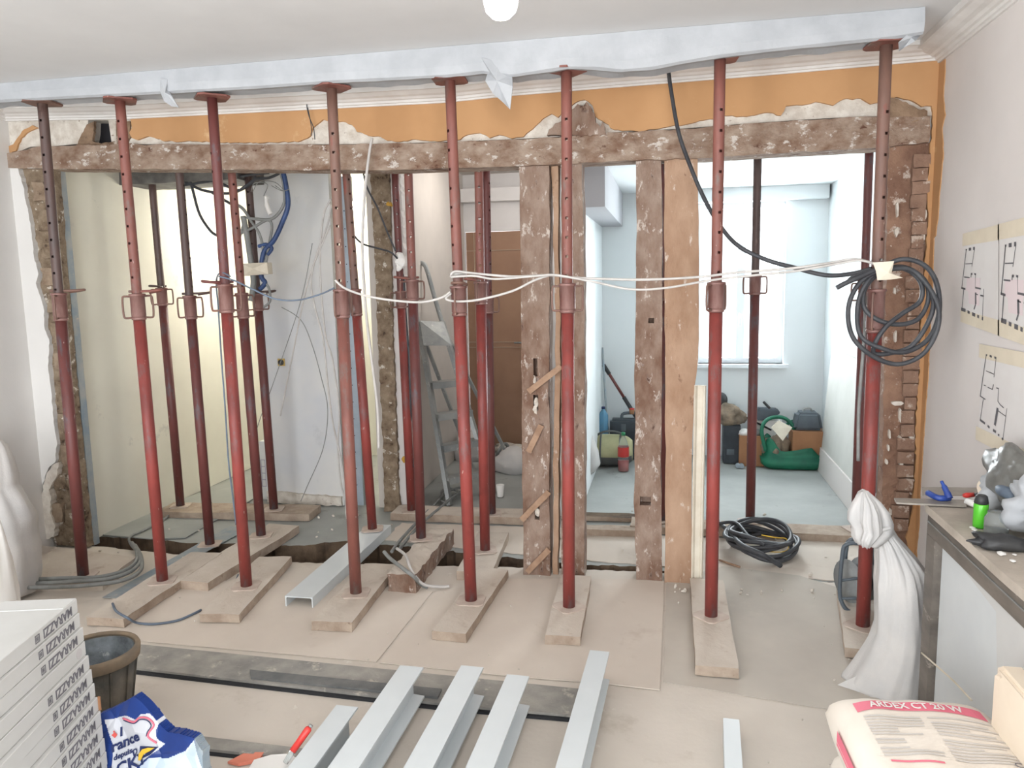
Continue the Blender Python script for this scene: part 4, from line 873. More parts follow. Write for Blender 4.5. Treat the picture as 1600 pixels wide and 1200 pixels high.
for px, zz, lab in (([(718, 762), (700, 768), (682, 785), (662, 805), (640, 828), (622, 848), (612, 862)], .04, 'grey cable from the ladder foot, left strand'), ([(725, 764), (705, 778), (688, 793), (662, 815), (640, 838), (624, 858)], .05, 'grey cable from the ladder foot, right strand'), ([(720, 770), (706, 764), (692, 766), (688, 780), (698, 785), (712, 776)], .03, 'small cable loop at the ladder foot')):
    cable('floor_cable', [oz(a, b, zz) for a, b in px], .010, M['greycable'], lab)
cable('floor_cable', [oz(a, b, z) for a, b, z in [(600, 862, .16), (610, 873, .14), (632, 890, .13), (645, 900, .10), (658, 913, .03), (668, 918, .015)]], .010, M['greycable'], 'thick grey cable end drooping over the broken timber')
cable('floor_cable', [oz(a, b, z) for a, b, z in [(620, 857, .15), (634, 868, .15), (640, 885, .13), (650, 902, .08), (664, 914, .03), (690, 917, .012), (702, 916, .012)]], .008, M['whitecable'], 'white-tipped cable end lying on the floor sheet before the broken timber')
# black cable coil on the floor at right
t = thing('cable_coil', 'black cable coil lying on the floor before the bright rear room', 'cable', oz(1190, 865, 0))
for k in range(7):
    c = oz(1190, 864, 0); rx, ry = .165+.010*(k % 3), .20+.02*((k*2) % 3); zz = .035+.014*k; pts = [Vector((c.x+rx*cos(a)+.02*sin(k), c.y+.03+ry*sin(a), zz+.02*sin(2*a+k))) for a in [2*pi*j/14 for j in range(14)]]
    bm = B(); tube(bm, spline(pts, 4, True), .0125, 7, True); obj('turn', bm, M['blackcable'], t)
bm = B(); tube(bm, spline([oz(1122, 814, .06), oz(1140, 832, .09), oz(1160, 852, .13), oz(1190, 866, .12), oz(1220, 884, .05)], 6), .014, 7); obj('cable_end', bm, M['blackcable'], t)
bm = B(); tube(bm, spline([oz(1122, 818, .1), oz(1150, 817, .12), oz(1172, 840, .13), oz(1195, 852, .12)], 6), .010, 7); obj('cable_end', bm, M['blackcable'], t)
cable('wood_splinter', [oz(1124, 875, .01), oz(1156, 886, .01)], .006, M['lath'], 'thin wooden splinter left of the floor cable coil', 'splinter', sub=2)
cable('yellow_wire', [oz(a, b, z) for a, b, z in [(1190, 836, .15), (1212, 840, .15), (1228, 842, .12), (1232, 855, .06), (1224, 862, .06), (1200, 862, .02)]], .003, M['yellow'], 'thin yellow wire by the floor cable coil')
# hanging wires in front of the orange paint
bm = B(); tube(bm, spline(cy([(479, 153), (480, 170), (484, 185), (490, 200), (492, 218)], DW-.05), 5), .0025, 5); tube(bm, spline(cy([(481, 168), (486, 195), (487, 212)], DW-.05), 5), .002, 5)
single('thin_wire', bm, M['blackcable'], 'thin twisted wire hanging before the orange paint', 'wire')
# ================================================================== FIREPLACE AND WHAT LIES ON IT
FX, FT, FB, FY = .90, .767, .662, 2.87
t = thing('fireplace', 'grey marble fireplace surround with white panels against the right wall', 'fireplace', (1.04, 2.0, 0))
bm = B(); grid_box(bm, 2.6, XR-FX+.01, .028, 30, 4, 1, Matrix.Translation((0, 0, 0)) @ Matrix(((0, 1, 0, FX-.01), (1, 0, 0, .27), (0, 0, 1, FT-.028), (0, 0, 0, 1))), .0015, 9); obj('mantel_shelf', bm, M['marbletop'], t)
bm = B(); bx(bm, FX, FX+.035, .3, FY-.002, FB, FT-.029); obj('apron', bm, M['marble'], t)
bm = B(); bx(bm, FX-.004, FX-.0005, .3, FY-.01, FB+.045, FB+.049); obj('apron_groove', bm, M['greycable'], t)
bm = B(); bx(bm, FX, XR, FY-.085, FY, 0, FB-.001); obj('marble_leg', bm, M['marble'], t)
bm = B(); bx(bm, FX+.025, XR, 2.30, FY-.087, 0, FB-.001); obj('white_panel', bm, M['panel'], t)
bm = B(); bx(bm, FX+.20, XR, .3, 2.30, 0, FB-.001); obj('hearth_back', bm, M['darkgap'], t)
yz = [(2.30, .62), (2.62, .655), (.4, .655), (.4, .36), (2.26, .40)]
bm = B(); yz_slab(bm, [Vector(v) for v in yz], FX+.012, FX+.024); obj('slanted_panel', bm, mat('panel_grey', (206, 206, 204), (198, 198, 196), 3, .85), t)
ZT = FT+.001
# steel float with blue handle, long scraper blade, red handled tool
t = thing('steel_float', 'steel plastering float with blue handle at the far end of the mantel', 'trowel', oz(1470, 782, ZT))
q = [oz(*v, ZT+.03) for v in ((1441, 777), (1433, 768), (1536, 768), (1550, 778))]; q = [oz(1396+45, 780, ZT), oz(1440, 767, ZT+.0), oz(1530, 768, ZT), oz(1545, 780, ZT)]
bm = B(); xy_slab(bm, [Vector((v.x, v.y)) for v in q], ZT+.012, ZT+.015); obj('blade', bm, M['tool'], t)
bm = B(); A = oz(1450, 767, ZT+.03); Bq = oz(1484, 778, ZT+.02); C2 = oz(1486, 778, ZT+.02); D2 = oz(1470, 752, ZT+.07)
tube(bm, spline([oz(1450, 770, ZT+.025), oz(1466, 778, ZT+.022), oz(1484, 778, ZT+.022)], 5), .011, 8); obj('handle', bm, M['bluep'], t)
bm = B(); tube(bm, spline([oz(1484, 779, ZT+.024), oz(1479, 768, ZT+.045), oz(1471, 752, ZT+.075)], 5), [.012]*5+[.010]*3+[.006]*3, 8); obj('upright_handle', bm, M['bluep'], t)
t = thing('scraper_blade', 'long pale scraper blade sticking out over the end of the mantel', 'tool', oz(1450, 783, ZT+.01))
q = [oz(*v, ZT+.01) for v in ((1397, 778), (1510, 781), (1510, 790), (1401, 785))]
bm = B(); xy_slab(bm, [Vector((v.x, v.y)) for v in q], ZT+.004, ZT+.010); obj('blade', bm, M['tool'], t)
bm = B(); tube(bm, [oz(1510, 784, ZT+.014), oz(1530, 790, ZT+.014)], .012, 8); obj('handle', bm, M['white'], t)
t = thing('pointing_trowel', 'small tool with a red handle near the far end of the mantel', 'trowel', oz(1520, 776, ZT+.02))
bm = B(); tube(bm, [oz(1505, 774, ZT+.02), oz(1510, 774, ZT+.02), oz(1522, 773, ZT+.02)], [.006, .010, .008], 8); obj('handle', bm, M['redplastic'], t)
bm = B(); tube(bm, spline([oz(1522, 773, ZT+.02), oz(1532, 772, ZT+.03), oz(1540, 775, ZT+.02)], 4), .006, 6); obj('shank', bm, M['black'], t)
# green bottle with black cap
def bottle(name, base, prof, n, m, label, cat='bottle', caps=(), group=None):
    t = thing(name, label, cat, base, group); bm = B(); lathe(bm, prof, n, Matrix.Translation(base)); obj('body', bm, m, t)
    for nm, pf, mm in caps: bm = B(); lathe(bm, pf, n, Matrix.Translation(base), cap=(nm != 'label')); obj(nm, bm, mm, t)
    return t
gb = oz(1531, 824, ZT)
bottle('dye_bottle', gb, [(.018, 0), (.021, .004), (.021, .075), (.020, .078)], 20, M['greenp'], 'bright green bottle with a black cap on the mantel', caps=[('cap', [(.019, .0785), (.021, .080), (.017, .102), (.012, .106)], M['black'])])
# black crumpled glove and grey and clear bags
def blob(c, rx, ry, rz, m, name, label, cat, amp=.3, sc=9, sub=4, seed=0, rot=0, group=None):
    bm = B(); bmesh.ops.create_icosphere(bm, subdivisions=sub, radius=1)
    F = Matrix.Translation(c) @ Matrix.Rotation(rot, 4, 'Z')
    for v in bm.verts:
        d = v.co.normalized(); p = Vector((d.x*rx, d.y*ry, d.z*rz)); nz = noise.noise(p*sc+Vector((seed, 0, 0)))+.5*abs(noise.noise(p*sc*2.3+Vector((0, seed, 0))))
        v.co = F @ (p*(1+amp*nz))
    zmin = c.z-rz*.92
    for v in bm.verts: v.co.z = max(v.co.z, zmin)
    return single(name, bm, m, label, cat, group, smooth=True)
c = oz(1560, 846, ZT+.02); blob(c, .085, .035, .022, M['black'], 'rubber_glove', 'crumpled black rubber glove smeared with cement on the mantel', 'glove', .5, 22, 4, 3)
c = oz(1556, 815, ZT+.03); bottle('glass_jar', oz(1556, 836, ZT), [(.030, 0), (.034, .005), (.034, .055), (.026, .066), (.026, .074)], 20, M['pet'], 'small clear jar between the green bottle and the film bags', 'jar', caps=[('contents', [(.028, .004), (.030, .006), (.030, .02), (.001, .022)], M['greyfilm'])])
c = oz(1578, 800, ZT+.05); blob(c+Vector((.05, .16, .025)), .06, .09, .06, M['fleece'], 'plastic_bag', 'crumpled white plastic film bag behind the green bottle', 'bag', .9, 22, 4, 5)
c = ox(1580, 745, 1.10); blob(c, .05, .14, .09, M['greyfilm'], 'plastic_bag', 'dark grey crumpled film bag piled highest against the right wall', 'bag', .55, 13, 4, 8)
c = ox(1592, 790, 1.04); blob(c+Vector((.03, -.05, 0)), .05, .12, .085, M['fleece'], 'plastic_bag', 'pale film bag nearest the camera on the mantel', 'bag', .9, 19, 4, 12)
c = ox(1544, 770, 1.10); blob(c, .035, .06, .035, M['foam'], 'sponge', 'cream sponge lump behind the red-handled tool', 'sponge', .4, 20, 3, 2)
c = ox(1572, 765, 1.07); blob(c, .025, .06, .02, M['bluewire'], 'crumpled_rag', 'bluish rag tucked among the film bags', 'rag', .5, 18, 3, 4)
# mortar crumbs on the shelf
bm = B(); rnd = random.Random(3)
for k in range(26):
    p = Vector((rnd.uniform(.93, 1.0), rnd.uniform(1.95, 2.6), ZT+.003)); bmesh.ops.create_icosphere(bm, subdivisions=1, radius=rnd.uniform(.004, .010), matrix=Matrix.Translation(p) @ Matrix.Diagonal((1.4, 1.8, .5, 1)))
o = single('mortar_crumbs', bm, M['white'], 'crumbs of dry white mortar scattered on the mantel edge', 'debris'); o['kind'] = 'stuff'
# ------------------------------------------------------------------ floor-plan drawings taped to the right wall
def drawing(quad, plan, label, tapes=True, wash=True):
    """quad: pixel corners TL, TR, BR, BL on the right wall; plan: line segments in 0..1 coordinates"""
    P = [ox(a, b, XR-.003) for a, b in quad]; c = sum(P, Vector())/4
    t = thing('floor_plan_drawing', label, 'drawing', (XR, c.y, min(p.z for p in P)), 'floor plans taped to the right wall')
    def uv(u, v, d=0):
        a = P[0].lerp(P[1], u); b = P[3].lerp(P[2], u); q = a.lerp(b, v); q.x = XR-.003-d; return q
    def patch(name, pts, d, m):
        bm = B(); A_ = [bm.verts.new(uv(u, v, d)) for u, v in pts]; B_ = [bm.verts.new(uv(u, v, d+.0004)) for u, v in pts]; n = len(pts)
        bm.faces.new(A_); bm.faces.new(B_[::-1])
        for i in range(n): bm.faces.new([A_[i], B_[i], B_[(i+1) % n], A_[(i+1) % n]])
        return bm
    obj('sheet', patch('', [(0, 0), (1, 0), (1, 1), (0, 1)], .0005, 0), M['paper'], t)
    if tapes:
        obj('tape', patch('', [(-.05, -.06), (1.03, -.06), (1.03, .10), (-.05, .10)], .0012, 0), M['papertape'], t)
        obj('tape', patch('', [(-.05, .92), (1.03, .92), (1.03, 1.08), (-.05, 1.08)], .0012, 0), M['papertape'], t)
    if wash: obj('pink_wash', patch('', [(.13, .5), (.52, .5), (.52, .62), (.5, .7), (.5, .82), (.2, .82), (.18, .68), (.1, .66)], .0018, 0), M['pinkwash'], t)
    bm = B()
    for (x0, y0, x1, y1, wd) in plan:
        d = Vector((x1-x0, (y1-y0))); L = d.length; nx, ny = -d.y/L*wd/2, d.x/L*wd/2
        pts = [(x0+nx, y0+ny), (x1+nx, y1+ny), (x1-nx, y1-ny), (x0-nx, y0-ny)]
        A_ = [bm.verts.new(uv(u, v, .0022)) for u, v in pts]; B_ = [bm.verts.new(uv(u, v, .0026)) for u, v in pts]
        bm.faces.new(A_); bm.faces.new(B_[::-1])
        for i in range(4): bm.faces.new([A_[i], B_[i], B_[(i+1) % 4], A_[(i+1) % 4]])
    o = obj('plan_lines', bm, M['lineink'], t); o['kind'] = 'stuff'
    return t
def plan(q):  # q maps photo-crop pixels to 0..1
    return q
pl = [(205, 285, 165, 745, 9), (300, 285, 272, 490, 5), (200, 457, 275, 457, 6), (190, 612, 250, 616, 9), (266, 565, 264, 612, 8), (268, 570, 280, 575, 14), (300, 572, 318, 576, 12), (312, 572, 314, 720, 4), (312, 722, 370, 728, 12), (160, 745, 205, 752, 14), (188, 752, 172, 1005, 9), (165, 998, 212, 1002, 26), (235, 1008, 258, 1012, 22), (285, 1018, 316, 1022, 26), (338, 1026, 356, 1030, 22), (384, 1034, 396, 1038, 24), (318, 775, 320, 900, 24), (320, 900, 303, 962, 12), (316, 790, 342, 796, 8), (366, 798, 400, 800, 10), (398, 725, 390, 1040, 4), (235, 292, 260, 292, 22), (283, 290, 300, 290, 24), (200, 292, 212, 292, 12)]
def norm(pl, x0, x1, y0, y1, wf): return [((a-x0)/(x1-x0), (b-y0)/(y1-y0), (c-x0)/(x1-x0), (d-y0)/(y1-y0), w_*wf) for a, b, c, d, w_ in pl]
drawing([(1507, 372), (1560, 360), (1560, 512), (1504, 494)], norm(pl, 175, 533, 150, 1080, .0016), 'left floor-plan drawing of the upper pair on the right wall')
drawing([(1563, 359), (1640, 341), (1640, 538), (1563, 513)], norm([(a+0, b, c, d, w_) for a, b, c, d, w_ in pl], 150, 560, 130, 1080, .0018), 'right floor-plan drawing of the upper pair, cut by the photo edge')
pl2 = [(288, 235, 235, 715, 8), (285, 240, 298, 245, 12), (328, 250, 352, 262, 18), (382, 265, 402, 278, 18), (400, 275, 382, 485, 5), (292, 422, 380, 452, 7), (272, 585, 292, 590, 7), (318, 605, 365, 620, 8), (380, 565, 368, 625, 8), (412, 598, 436, 604, 10), (436, 600, 430, 740, 5), (430, 740, 455, 775, 7), (455, 775, 492, 800, 8), (232, 715, 295, 745, 10), (272, 745, 245, 990, 6), (242, 990, 300, 1018, 20), (330, 1035, 350, 1052, 20), (388, 1066, 418, 1080, 22), (440, 1100, 452, 1106, 16), (480, 1128, 494, 1138, 18), (430, 815, 405, 1010, 26), (436, 845, 515, 885, 7), (524, 800, 490, 1140, 4)]
drawing([(1534, 546), (1616, 563), (1616, 722), (1529, 678)], [((a-225)/(770-225), (b-180)/(1160-180)-.11*((a-225)/545), (c-225)/545, (d-180)/980-.11*((c-225)/545), w_*.0013) for a, b, c, d, w_ in pl2], 'lower floor-plan drawing alone under the upper pair', wash=False)
# ================================================================== CARTONS OF TILES
cx = oz(120, 935, .66); A = oz(0, 1033, .66)
dy = (A-cx).normalized(); dx = Vector((dy.y, -dy.x, 0)); dx = dx if dx.x < 0 else -dx
TB = text_bm('MARAZZI', .037, .0004, .022); TM = bpy.data.meshes.new('lettering'); 
EM = B()  # square emblem with two strokes
for a in ((-.011, -.0085, -.011, .011), (.0085, .011, -.011, .011), (-.011, .011, .0085, .011), (-.011, .011, -.011, -.0085), (-.004, -.001, -.006, .006), (.002, .005, -.006, .006), (-.004, .005, -.001, .001)): bx(EM, a[0], a[1], a[2], a[3], 0, .0008)
offs = [0, .004, .012, .014, .022, .028, .033, .040, .045, .046, .050, .052, .05, .055, .05]
GT = 'white tile cartons in the stack at the left'
names = ['topmost white tile carton of the stack, open view of its top', 'second white tile carton from the top', 'third white tile carton from the top', 'white tile carton from the top with a grey smudge instead of lettering', 'fifth white tile carton from the top', 'sixth white tile carton from the top', 'seventh white tile carton from the top', 'eighth white tile carton from the top, brown tape at its corner', 'ninth white tile carton from the top', 'tenth white tile carton from the top', 'eleventh white tile carton from the top', 'twelfth white tile carton from the top', 'thirteenth white tile carton, under the twelfth', 'fourteenth white tile carton, near the floor', 'lowest white tile carton on the floor']
bh = .66/15
for k in range(15):
    z1 = .66-bh*k; z0 = z1-bh+.0012; o0 = cx+Vector((offs[k], 0, 0)); o0.z = 0; th = radians([0, .5, -.6, .4, -.3, .8, -.5, .6, 0, -.4, .5, 0, .3, 0, 0][k])
    ey = Matrix.Rotation(th, 3, 'Z') @ dy; ex = Matrix.Rotation(th, 3, 'Z') @ dx
    t = thing('tile_carton', names[k], 'box', o0+Vector((0, 0, z0)), GT)
    P = lambda u, v, z: o0+ex*u+ey*v+Vector((0, 0, z))
    bm = B(); L_, W_ = .62, .62
    vs = [bm.verts.new(P(u, v, z)) for z in (z0, z1) for v in (0, L_) for u in (0, W_)]
    for f in ((0, 2, 3, 1), (4, 5, 7, 6), (0, 1, 5, 4), (2, 6, 7, 3), (0, 4, 6, 2), (1, 3, 7, 5)): bm.faces.new([vs[i] for i in f])
    bmesh.ops.bevel(bm, geom=[e for e in bm.edges], offset=.0015, segments=1, affect='EDGES')
    obj('carton', bm, M['box'], t)
    if k < 12 and k != 3:
        # writing faces the open side, upside down: local x runs away from the camera along -ey
        R = Matrix((( -(-ey.x), 0, -ex.x, 0), (-(-ey.y), 0, -ex.y, 0), (0, -1, 0, 0), (0, 0, 0, 1)))
        c = P(-.0006, .112+.002*(k % 3), (z0+z1)/2); R.translation = c
        b2 = TB.copy(); b2.transform(R); o = obj('lettering', b2, M['ink'], t, keep=True)
        b3 = EM.copy(); R2 = R.copy(); R2.translation = P(-.0006, .112+.108, (z0+z1)/2); b3.transform(R2); obj('emblem', b3, M['ink'], t, keep=True)
    if k == 3:
        b3 = B(); R = Matrix(((ey.x, 0, -ex.x, 0), (ey.y, 0, -ex.y, 0), (0, -1, 0, 0), (0, 0, 0, 1))); R.translation = P(-.0002, .04, (z0+z1)/2)
        lathe(b3, [(.016, 0), (.016, .0004)], 14, R); obj('smudge', b3, mat('smudge', (196, 192, 192)), t)
    if k == 0:
        bm = B(); q = [P(.002, .002, z1), P(.60, .002, z1), P(.60, .075, z1), P(.002, .075, z1)]
        slab(bm, [(0, 0), (1, 0), (1, 1), (0, 1)], lambda p: q[0].lerp(q[1], p[0]).lerp(q[3].lerp(q[2], p[0]), p[1]), lambda p: q[0].lerp(q[1], p[0]).lerp(q[3].lerp(q[2], p[0]), p[1])+Vector((0, 0, .0015)))
        obj('top_flap', bm, M['box'], t)
    if k == 7:
        bm = B(); q = P(-.001, -.001, z0); bx(bm, q.x-.001, q.x+.006, q.y-.004, q.y+.001, z0, z1); obj('corner_tape', bm, M['cardboard'], t)
# ================================================================== MORTAR BUCKET
c = oz(172, 1118, 0); c = Vector((-2.02, 2.28, 0)); F = Matrix.Translation(c)
t = thing('mortar_bucket', 'black mortar bucket crusted with cement behind the stack of tile cartons', 'bucket', c)
bm = B(); lathe(bm, [(.090, .0), (.098, .004), (.137, .275), (.131, .275), (.094, .012), (.001, .012)], 40, F); obj('tub', bm, M['bucket'], t)
bm = B(); lathe(bm, [(.138, .243), (.147, .246), (.151, .279), (.147, .287), (.134, .287), (.132, .276), (.1375, .274)], 40, F, cap=False); obj('rim', bm, M['rim'], t)
bm = B(); lathe(bm, [(.0935, .0135), (.1305, .273), (.1285, .273), (.091, .06), (.001, .05)], 40, F)
for v in bm.verts: 
    if v.co.z > .02: v.co += Vector((noise.noise(v.co*20), noise.noise(v.co*21+Vector((3, 0, 0))), 0))*.003
obj('cement_lining', bm, M['bucketin'], t)
bm = B()
for k in range(12):
    a = 2*pi*k/12; R = F @ Matrix.Rotation(a, 4, 'Z'); v0 = Vector((.101, 0, .02)); v1 = Vector((.135, 0, .24)); FM, L = frame_x(R @ v0, R @ v1, R.to_3x3() @ Vector((1, 0, 0))); bx(bm, 0, L, -.004, .004, -.004, .004, FM)
o = obj('ribs', bm, M['bucket'], t); o['kind'] = 'stuff'
# ================================================================== CRUMPLED BLUE AND WHITE BAG
NB = Vector((0, -1, .32)).normalized(); PB = Vector((-1.4, 1.93, .25))
def bagp(px, py, d=0.0):
    r = ray(px, py); o_ = Vector((0, 0, EYE)); k = (PB-o_).dot(NB)/r.dot(NB); p = o_+r*k
    q = p*8.5; vd = noise.voronoi(q)[0]; h = (vd[1]-vd[0])*.030+noise.noise(p*6)*.03
    return p+NB*(h+d)
def inside(pt, poly):
    x, y = pt; c_ = False; n = len(poly)
    for i in range(n):
        (x1, y1), (x2, y2) = poly[i], poly[(i+1) % n]
        if (y1 > y) != (y2 > y) and x < (x2-x1)*(y-y1)/(y2-y1)+x1: c_ = not c_
    return c_
outl = [(150, 1118), (180, 1104), (208, 1088), (238, 1115), (250, 1130), (264, 1143), (282, 1145), (304, 1151), (314, 1160), (323, 1170), (322, 1200), (330, 1250), (335, 1300), (150, 1300)]
wp = [(160, 1126), (172, 1125), (189, 1120), (197, 1120), (211, 1125), (219, 1116), (234, 1115), (249, 1129), (245, 1142), (246, 1153), (259, 1162), (244, 1174), (227, 1186), (211, 1199), (200, 1230), (172, 1230), (171, 1167), (165, 1148), (161, 1137)]
pale = [(216, 1199), (234, 1184), (262, 1185), (288, 1174), (304, 1156), (312, 1173), (320, 1199), (322, 1260), (240, 1290), (200, 1240)]
edge_ = [(304, 1151), (325, 1168), (324, 1260), (319, 1260), (317, 1199), (310, 1170)]
bm = B(); nx, ny = 170, 150; X0, X1, Y0_, Y1_ = 148, 336, 1086, 1300; vs = {}
for i in range(nx+1):
    for j in range(ny+1):
        x = X0+(X1-X0)*i/nx; y = Y0_+(Y1_-Y0_)*(j/ny)**1.35
        if inside((x, y), outl): vs[i, j] = (bm.verts.new(bagp(x, y)), x, y)
for i in range(nx):
    for j in range(ny):
        ks = [(i, j), (i, j+1), (i+1, j+1), (i+1, j)]
        if all(k in vs for k in ks):
            f = bm.faces.new([vs[k][0] for k in ks]); x = sum(vs[k][1] for k in ks)/4; y = sum(vs[k][2] for k in ks)/4
            f.material_index = 1 if inside((x, y), wp) else 2 if inside((x, y), pale) else 3 if inside((x, y), edge_) else 0
for v in bm.verts: v.co.z = max(v.co.z, .004)
r_ = bmesh.ops.extrude_face_region(bm, geom=list(bm.faces)); bmesh.ops.translate(bm, verts=[e for e in r_['geom'] if isinstance(e, bmesh.types.BMVert)], vec=(.004, .03, .0))
pbc = bagp(230, 1190); t = thing('plastic_sack', 'crumpled blue and white printed plastic sack beside the tile cartons', 'bag', (pbc.x, pbc.y, 0))
obj('film', bm, [M['bagblue'], M['bagwhite'], M['baglight'], M['galvblue']], t)
def bagtext(s, px, py, size, ang, m, name='lettering', bold=.03):
    b = text_bm(s, size, .0003, bold); a = radians(ang); k = 500/1.0
    for v in b.verts:
        u, w_ = v.co.x*525, v.co.y*525; z = v.co.z
        v.co = bagp(px+u*cos(a)-w_*sin(a)*.35, py-(u*sin(a)+w_*cos(a)), .004+z)
    obj(name, b, m, t, keep=True)
bagtext('l', 184, 1146, .038, 12, M['navy']); bagtext('i', 174, 1149, .030, 12, M['redp'])
bagtext('rance', 194, 1160, .046, 24, M['navy']); bagtext('depuis', 189, 1180, .024, 24, M['navy']); bagtext('ACKY', 196, 1198, .052, 24, M['navy']); bagtext('D', 209, 1176, .030, 40, M['navy'])
def bagline(pts, r, m, name):
    bm = B(); tube(bm, spline([bagp(a, b, .003) for a, b in pts], 4), r, 5); obj(name, bm, m, t)
bagline([(188, 1124), (197, 1126), (210, 1128), (219, 1121), (233, 1122), (243, 1132), (237, 1142), (235, 1150), (247, 1160)], .0030, M['pink'], 'printed_border')
bagline([(188, 1127), (197, 1129), (211, 1130), (220, 1124), (232, 1125), (239, 1133), (234, 1142), (232, 1149)], .0014, M['navy'], 'printed_border')
def bagpatch(pts, m, name, d):
    bm = B(); P = [bagp(a, b, d) for a, b in pts]; c_ = sum(P, Vector())/len(P); A_ = [bm.verts.new(p) for p in P]; cc = bm.verts.new(c_)
    for i in range(len(P)): bm.faces.new([A_[i], A_[(i+1) % len(P)], cc])
    obj(name, bm, m, t, keep=True)
bagpatch([(218, 1166), (250, 1166), (238, 1178), (216, 1188)], M['navy'], 'printed_panel', .005)
bagpatch([(216, 1188), (218, 1178), (224, 1170), (234, 1167), (245, 1167), (238, 1172), (228, 1177), (223, 1184), (221, 1188)], M['yellow'], 'printed_banana', .008)
bagpatch([(166+4, 1150), (176, 1146), (179, 1150), (175, 1155)], M['redp'], 'printed_diamond', .005)
# red marker and salmon shard, white film scrap
t = thing('marker', 'red and clear marker pen leaning on a white scrap', 'pen', oz(462, 1165, .02))
A = oz(484, 1136, .14); Bq = oz(457, 1174, .08); D2 = oz(446, 1192, .05)
bm = B(); tube(bm, [A, A.lerp(Bq, .05), A.lerp(Bq, .12), Bq], [.006, .011, .012, .011], 10); obj('barrel', bm, M['redplastic'], t)
bm = B(); tube(bm, [A+(A-Bq)*.10, A+(A-Bq)*.005], [.007, .0075], 10); obj('tip', bm, M['alu'], t)
bm = B(); tube(bm, [Bq, D2], [.010, .009], 10); obj('clear_end', bm, M['pet'], t)
bm = B(); q = [oz(a, b, .03) for a, b in [(355, 1182), (384, 1168), (412, 1170), (405, 1180), (372, 1186)]]; slab(bm, [(v.x, v.y) for v in q], lambda p: Vector((p[0], p[1], .004)), lambda p: Vector((p[0], p[1], .012+.2*(p[0]-q[0].x)*.3)))
single('shard', bm, M['salmon'], 'salmon-coloured shard on the floor left of the red marker', 'shard')
bm = B(); P = [(388, 1200, .02), (395, 1184, .05), (425, 1178, .06), (450, 1178, .05), (468, 1186, .04), (470, 1215, .02), (440, 1240, .02), (395, 1230, .02)]
xy_slab(bm, [Vector((v.x, v.y)) for v in [oz(a, b, .03) for a, b, z in P]], .004, .03)
for v in bm.verts: v.co += noise.noise_vector(v.co*18)*.012
for v in bm.verts: v.co.z = max(v.co.z, .002)
single('paper_scrap', bm, M['white'], 'white folded scrap at the bottom edge under the red marker', 'paper')
# ================================================================== SACKS
def rowsack(rows, Y, m, name, label, ps=.10, seed=0, n=44, ytw=0, tuft=None):
    bm = B(); prev = None; R = []
    for i in range(len(rows)-1):
        for k in range(4):
            u = k/4; R.append([rows[i][j]+(rows[i+1][j]-rows[i][j])*u for j in range(4)])
    R.append(list(rows[-1]))
    for (y, xl, xr, ry) in R:
        a, b = oy(xl, y, Y), oy(xr, y, Y); c_ = (a+b)/2; rx = (b-a).length/2; row = []
        for k in range(n):
            th = 2*pi*k/n
            pl_ = 1+ps*(min(1, .25+max(0, c_.z-.15)*2.2) if ps == .26 else 1)*(noise.noise(Vector((cos(th)*3.2, sin(th)*3.2, c_.z*2.2+seed)))+.6*noise.noise(Vector((cos(th)*7, sin(th)*7, c_.z*3+seed)))+.35*noise.noise(Vector((cos(th)*15+c_.z*4, sin(th)*15, c_.z*5+seed))))
            row.append(bm.verts.new((c_.x+rx*cos(th)*pl_, c_.y+ry*sin(th)*pl_, max(.003, c_.z+noise.noise(Vector((th*2, c_.z*6, seed)))*.01))))
        if prev:
            for k in range(n): bm.faces.new([prev[k], prev[(k+1) % n], row[(k+1) % n], row[k]])
        else: bm.faces.new(row)
        prev = row
    bm.faces.new(prev[::-1]); return bm
YS = 3.04
rows = [(1092, 1342, 1452, .14), (1080, 1322, 1454, .15), (1066, 1318, 1455, .15), (1050, 1330, 1455, .15), (1030, 1343, 1455, .14), (1012, 1354, 1455, .13), (985, 1365, 1454, .12), (950, 1366, 1452, .11), (910, 1367, 1449, .10), (888, 1370, 1443, .09), (866, 1371, 1428, .075), (848, 1370, 1412, .06), (835, 1366, 1400, .045), (825, 1362, 1394, .04)]
t = thing('woven_sack', 'tall white woven sack with twisted neck leaning behind the fireplace leg', 'sack', oy(1400, 1080, YS))
obj('body', rowsack(rows, YS, 0, '', '', .26, 1, n=72), M['woven'], t, smooth=True)
rows = [(852, 1340, 1364, .03), (842, 1334, 1372, .045), (828, 1334, 1386, .05), (812, 1327, 1388, .055), (796, 1329, 1384, .055), (782, 1335, 1374, .045), (772, 1340, 1362, .03), (767, 1345, 1356, .015)]
obj('bunched_neck', rowsack(rows, YS-.02, 0, '', '', .75, 5, n=60), M['woven'], t, smooth=True)
bm = B(); tube(bm, spline([oy(1362, 836, YS-.055), oy(1378, 828, YS-.06), oy(1394, 824, YS-.05)], 5), .008, 7); obj('tie', bm, M['woven'], t)
bm = B(); a, b, c_ = oz(1308, 1070, .004), oz(1350, 1050, .06), oz(1350, 1084, .004); d_ = oz(1345, 1066, .05)
P = [a, b, c_]; A_ = [bm.verts.new(p) for p in (a, b, c_, d_+Vector((0, .05, 0)))]
for f in ((0, 1, 2), (0, 1, 3), (1, 2, 3), (0, 2, 3)): bm.faces.new([A_[i] for i in f])
obj('corner', bm, M['woven'], t)
rows = [(925, -50, 44, .20), (900, -52, 46, .20), (860, -56, 46, .19), (835, -60, 41, .18), (810, -62, 40, .17), (782, -62, 27, .15), (760, -60, 15, .14), (745, -58, 16, .13), (722, -52, 12, .11), (700, -44, 6, .08), (688, -34, 0, .04)]
bm = rowsack(rows, 3.22, 0, '', '', .10, 9)
o = single('woven_sack', bm, M['woven'], 'white woven sack slumped against the left wall', 'sack', smooth=True)
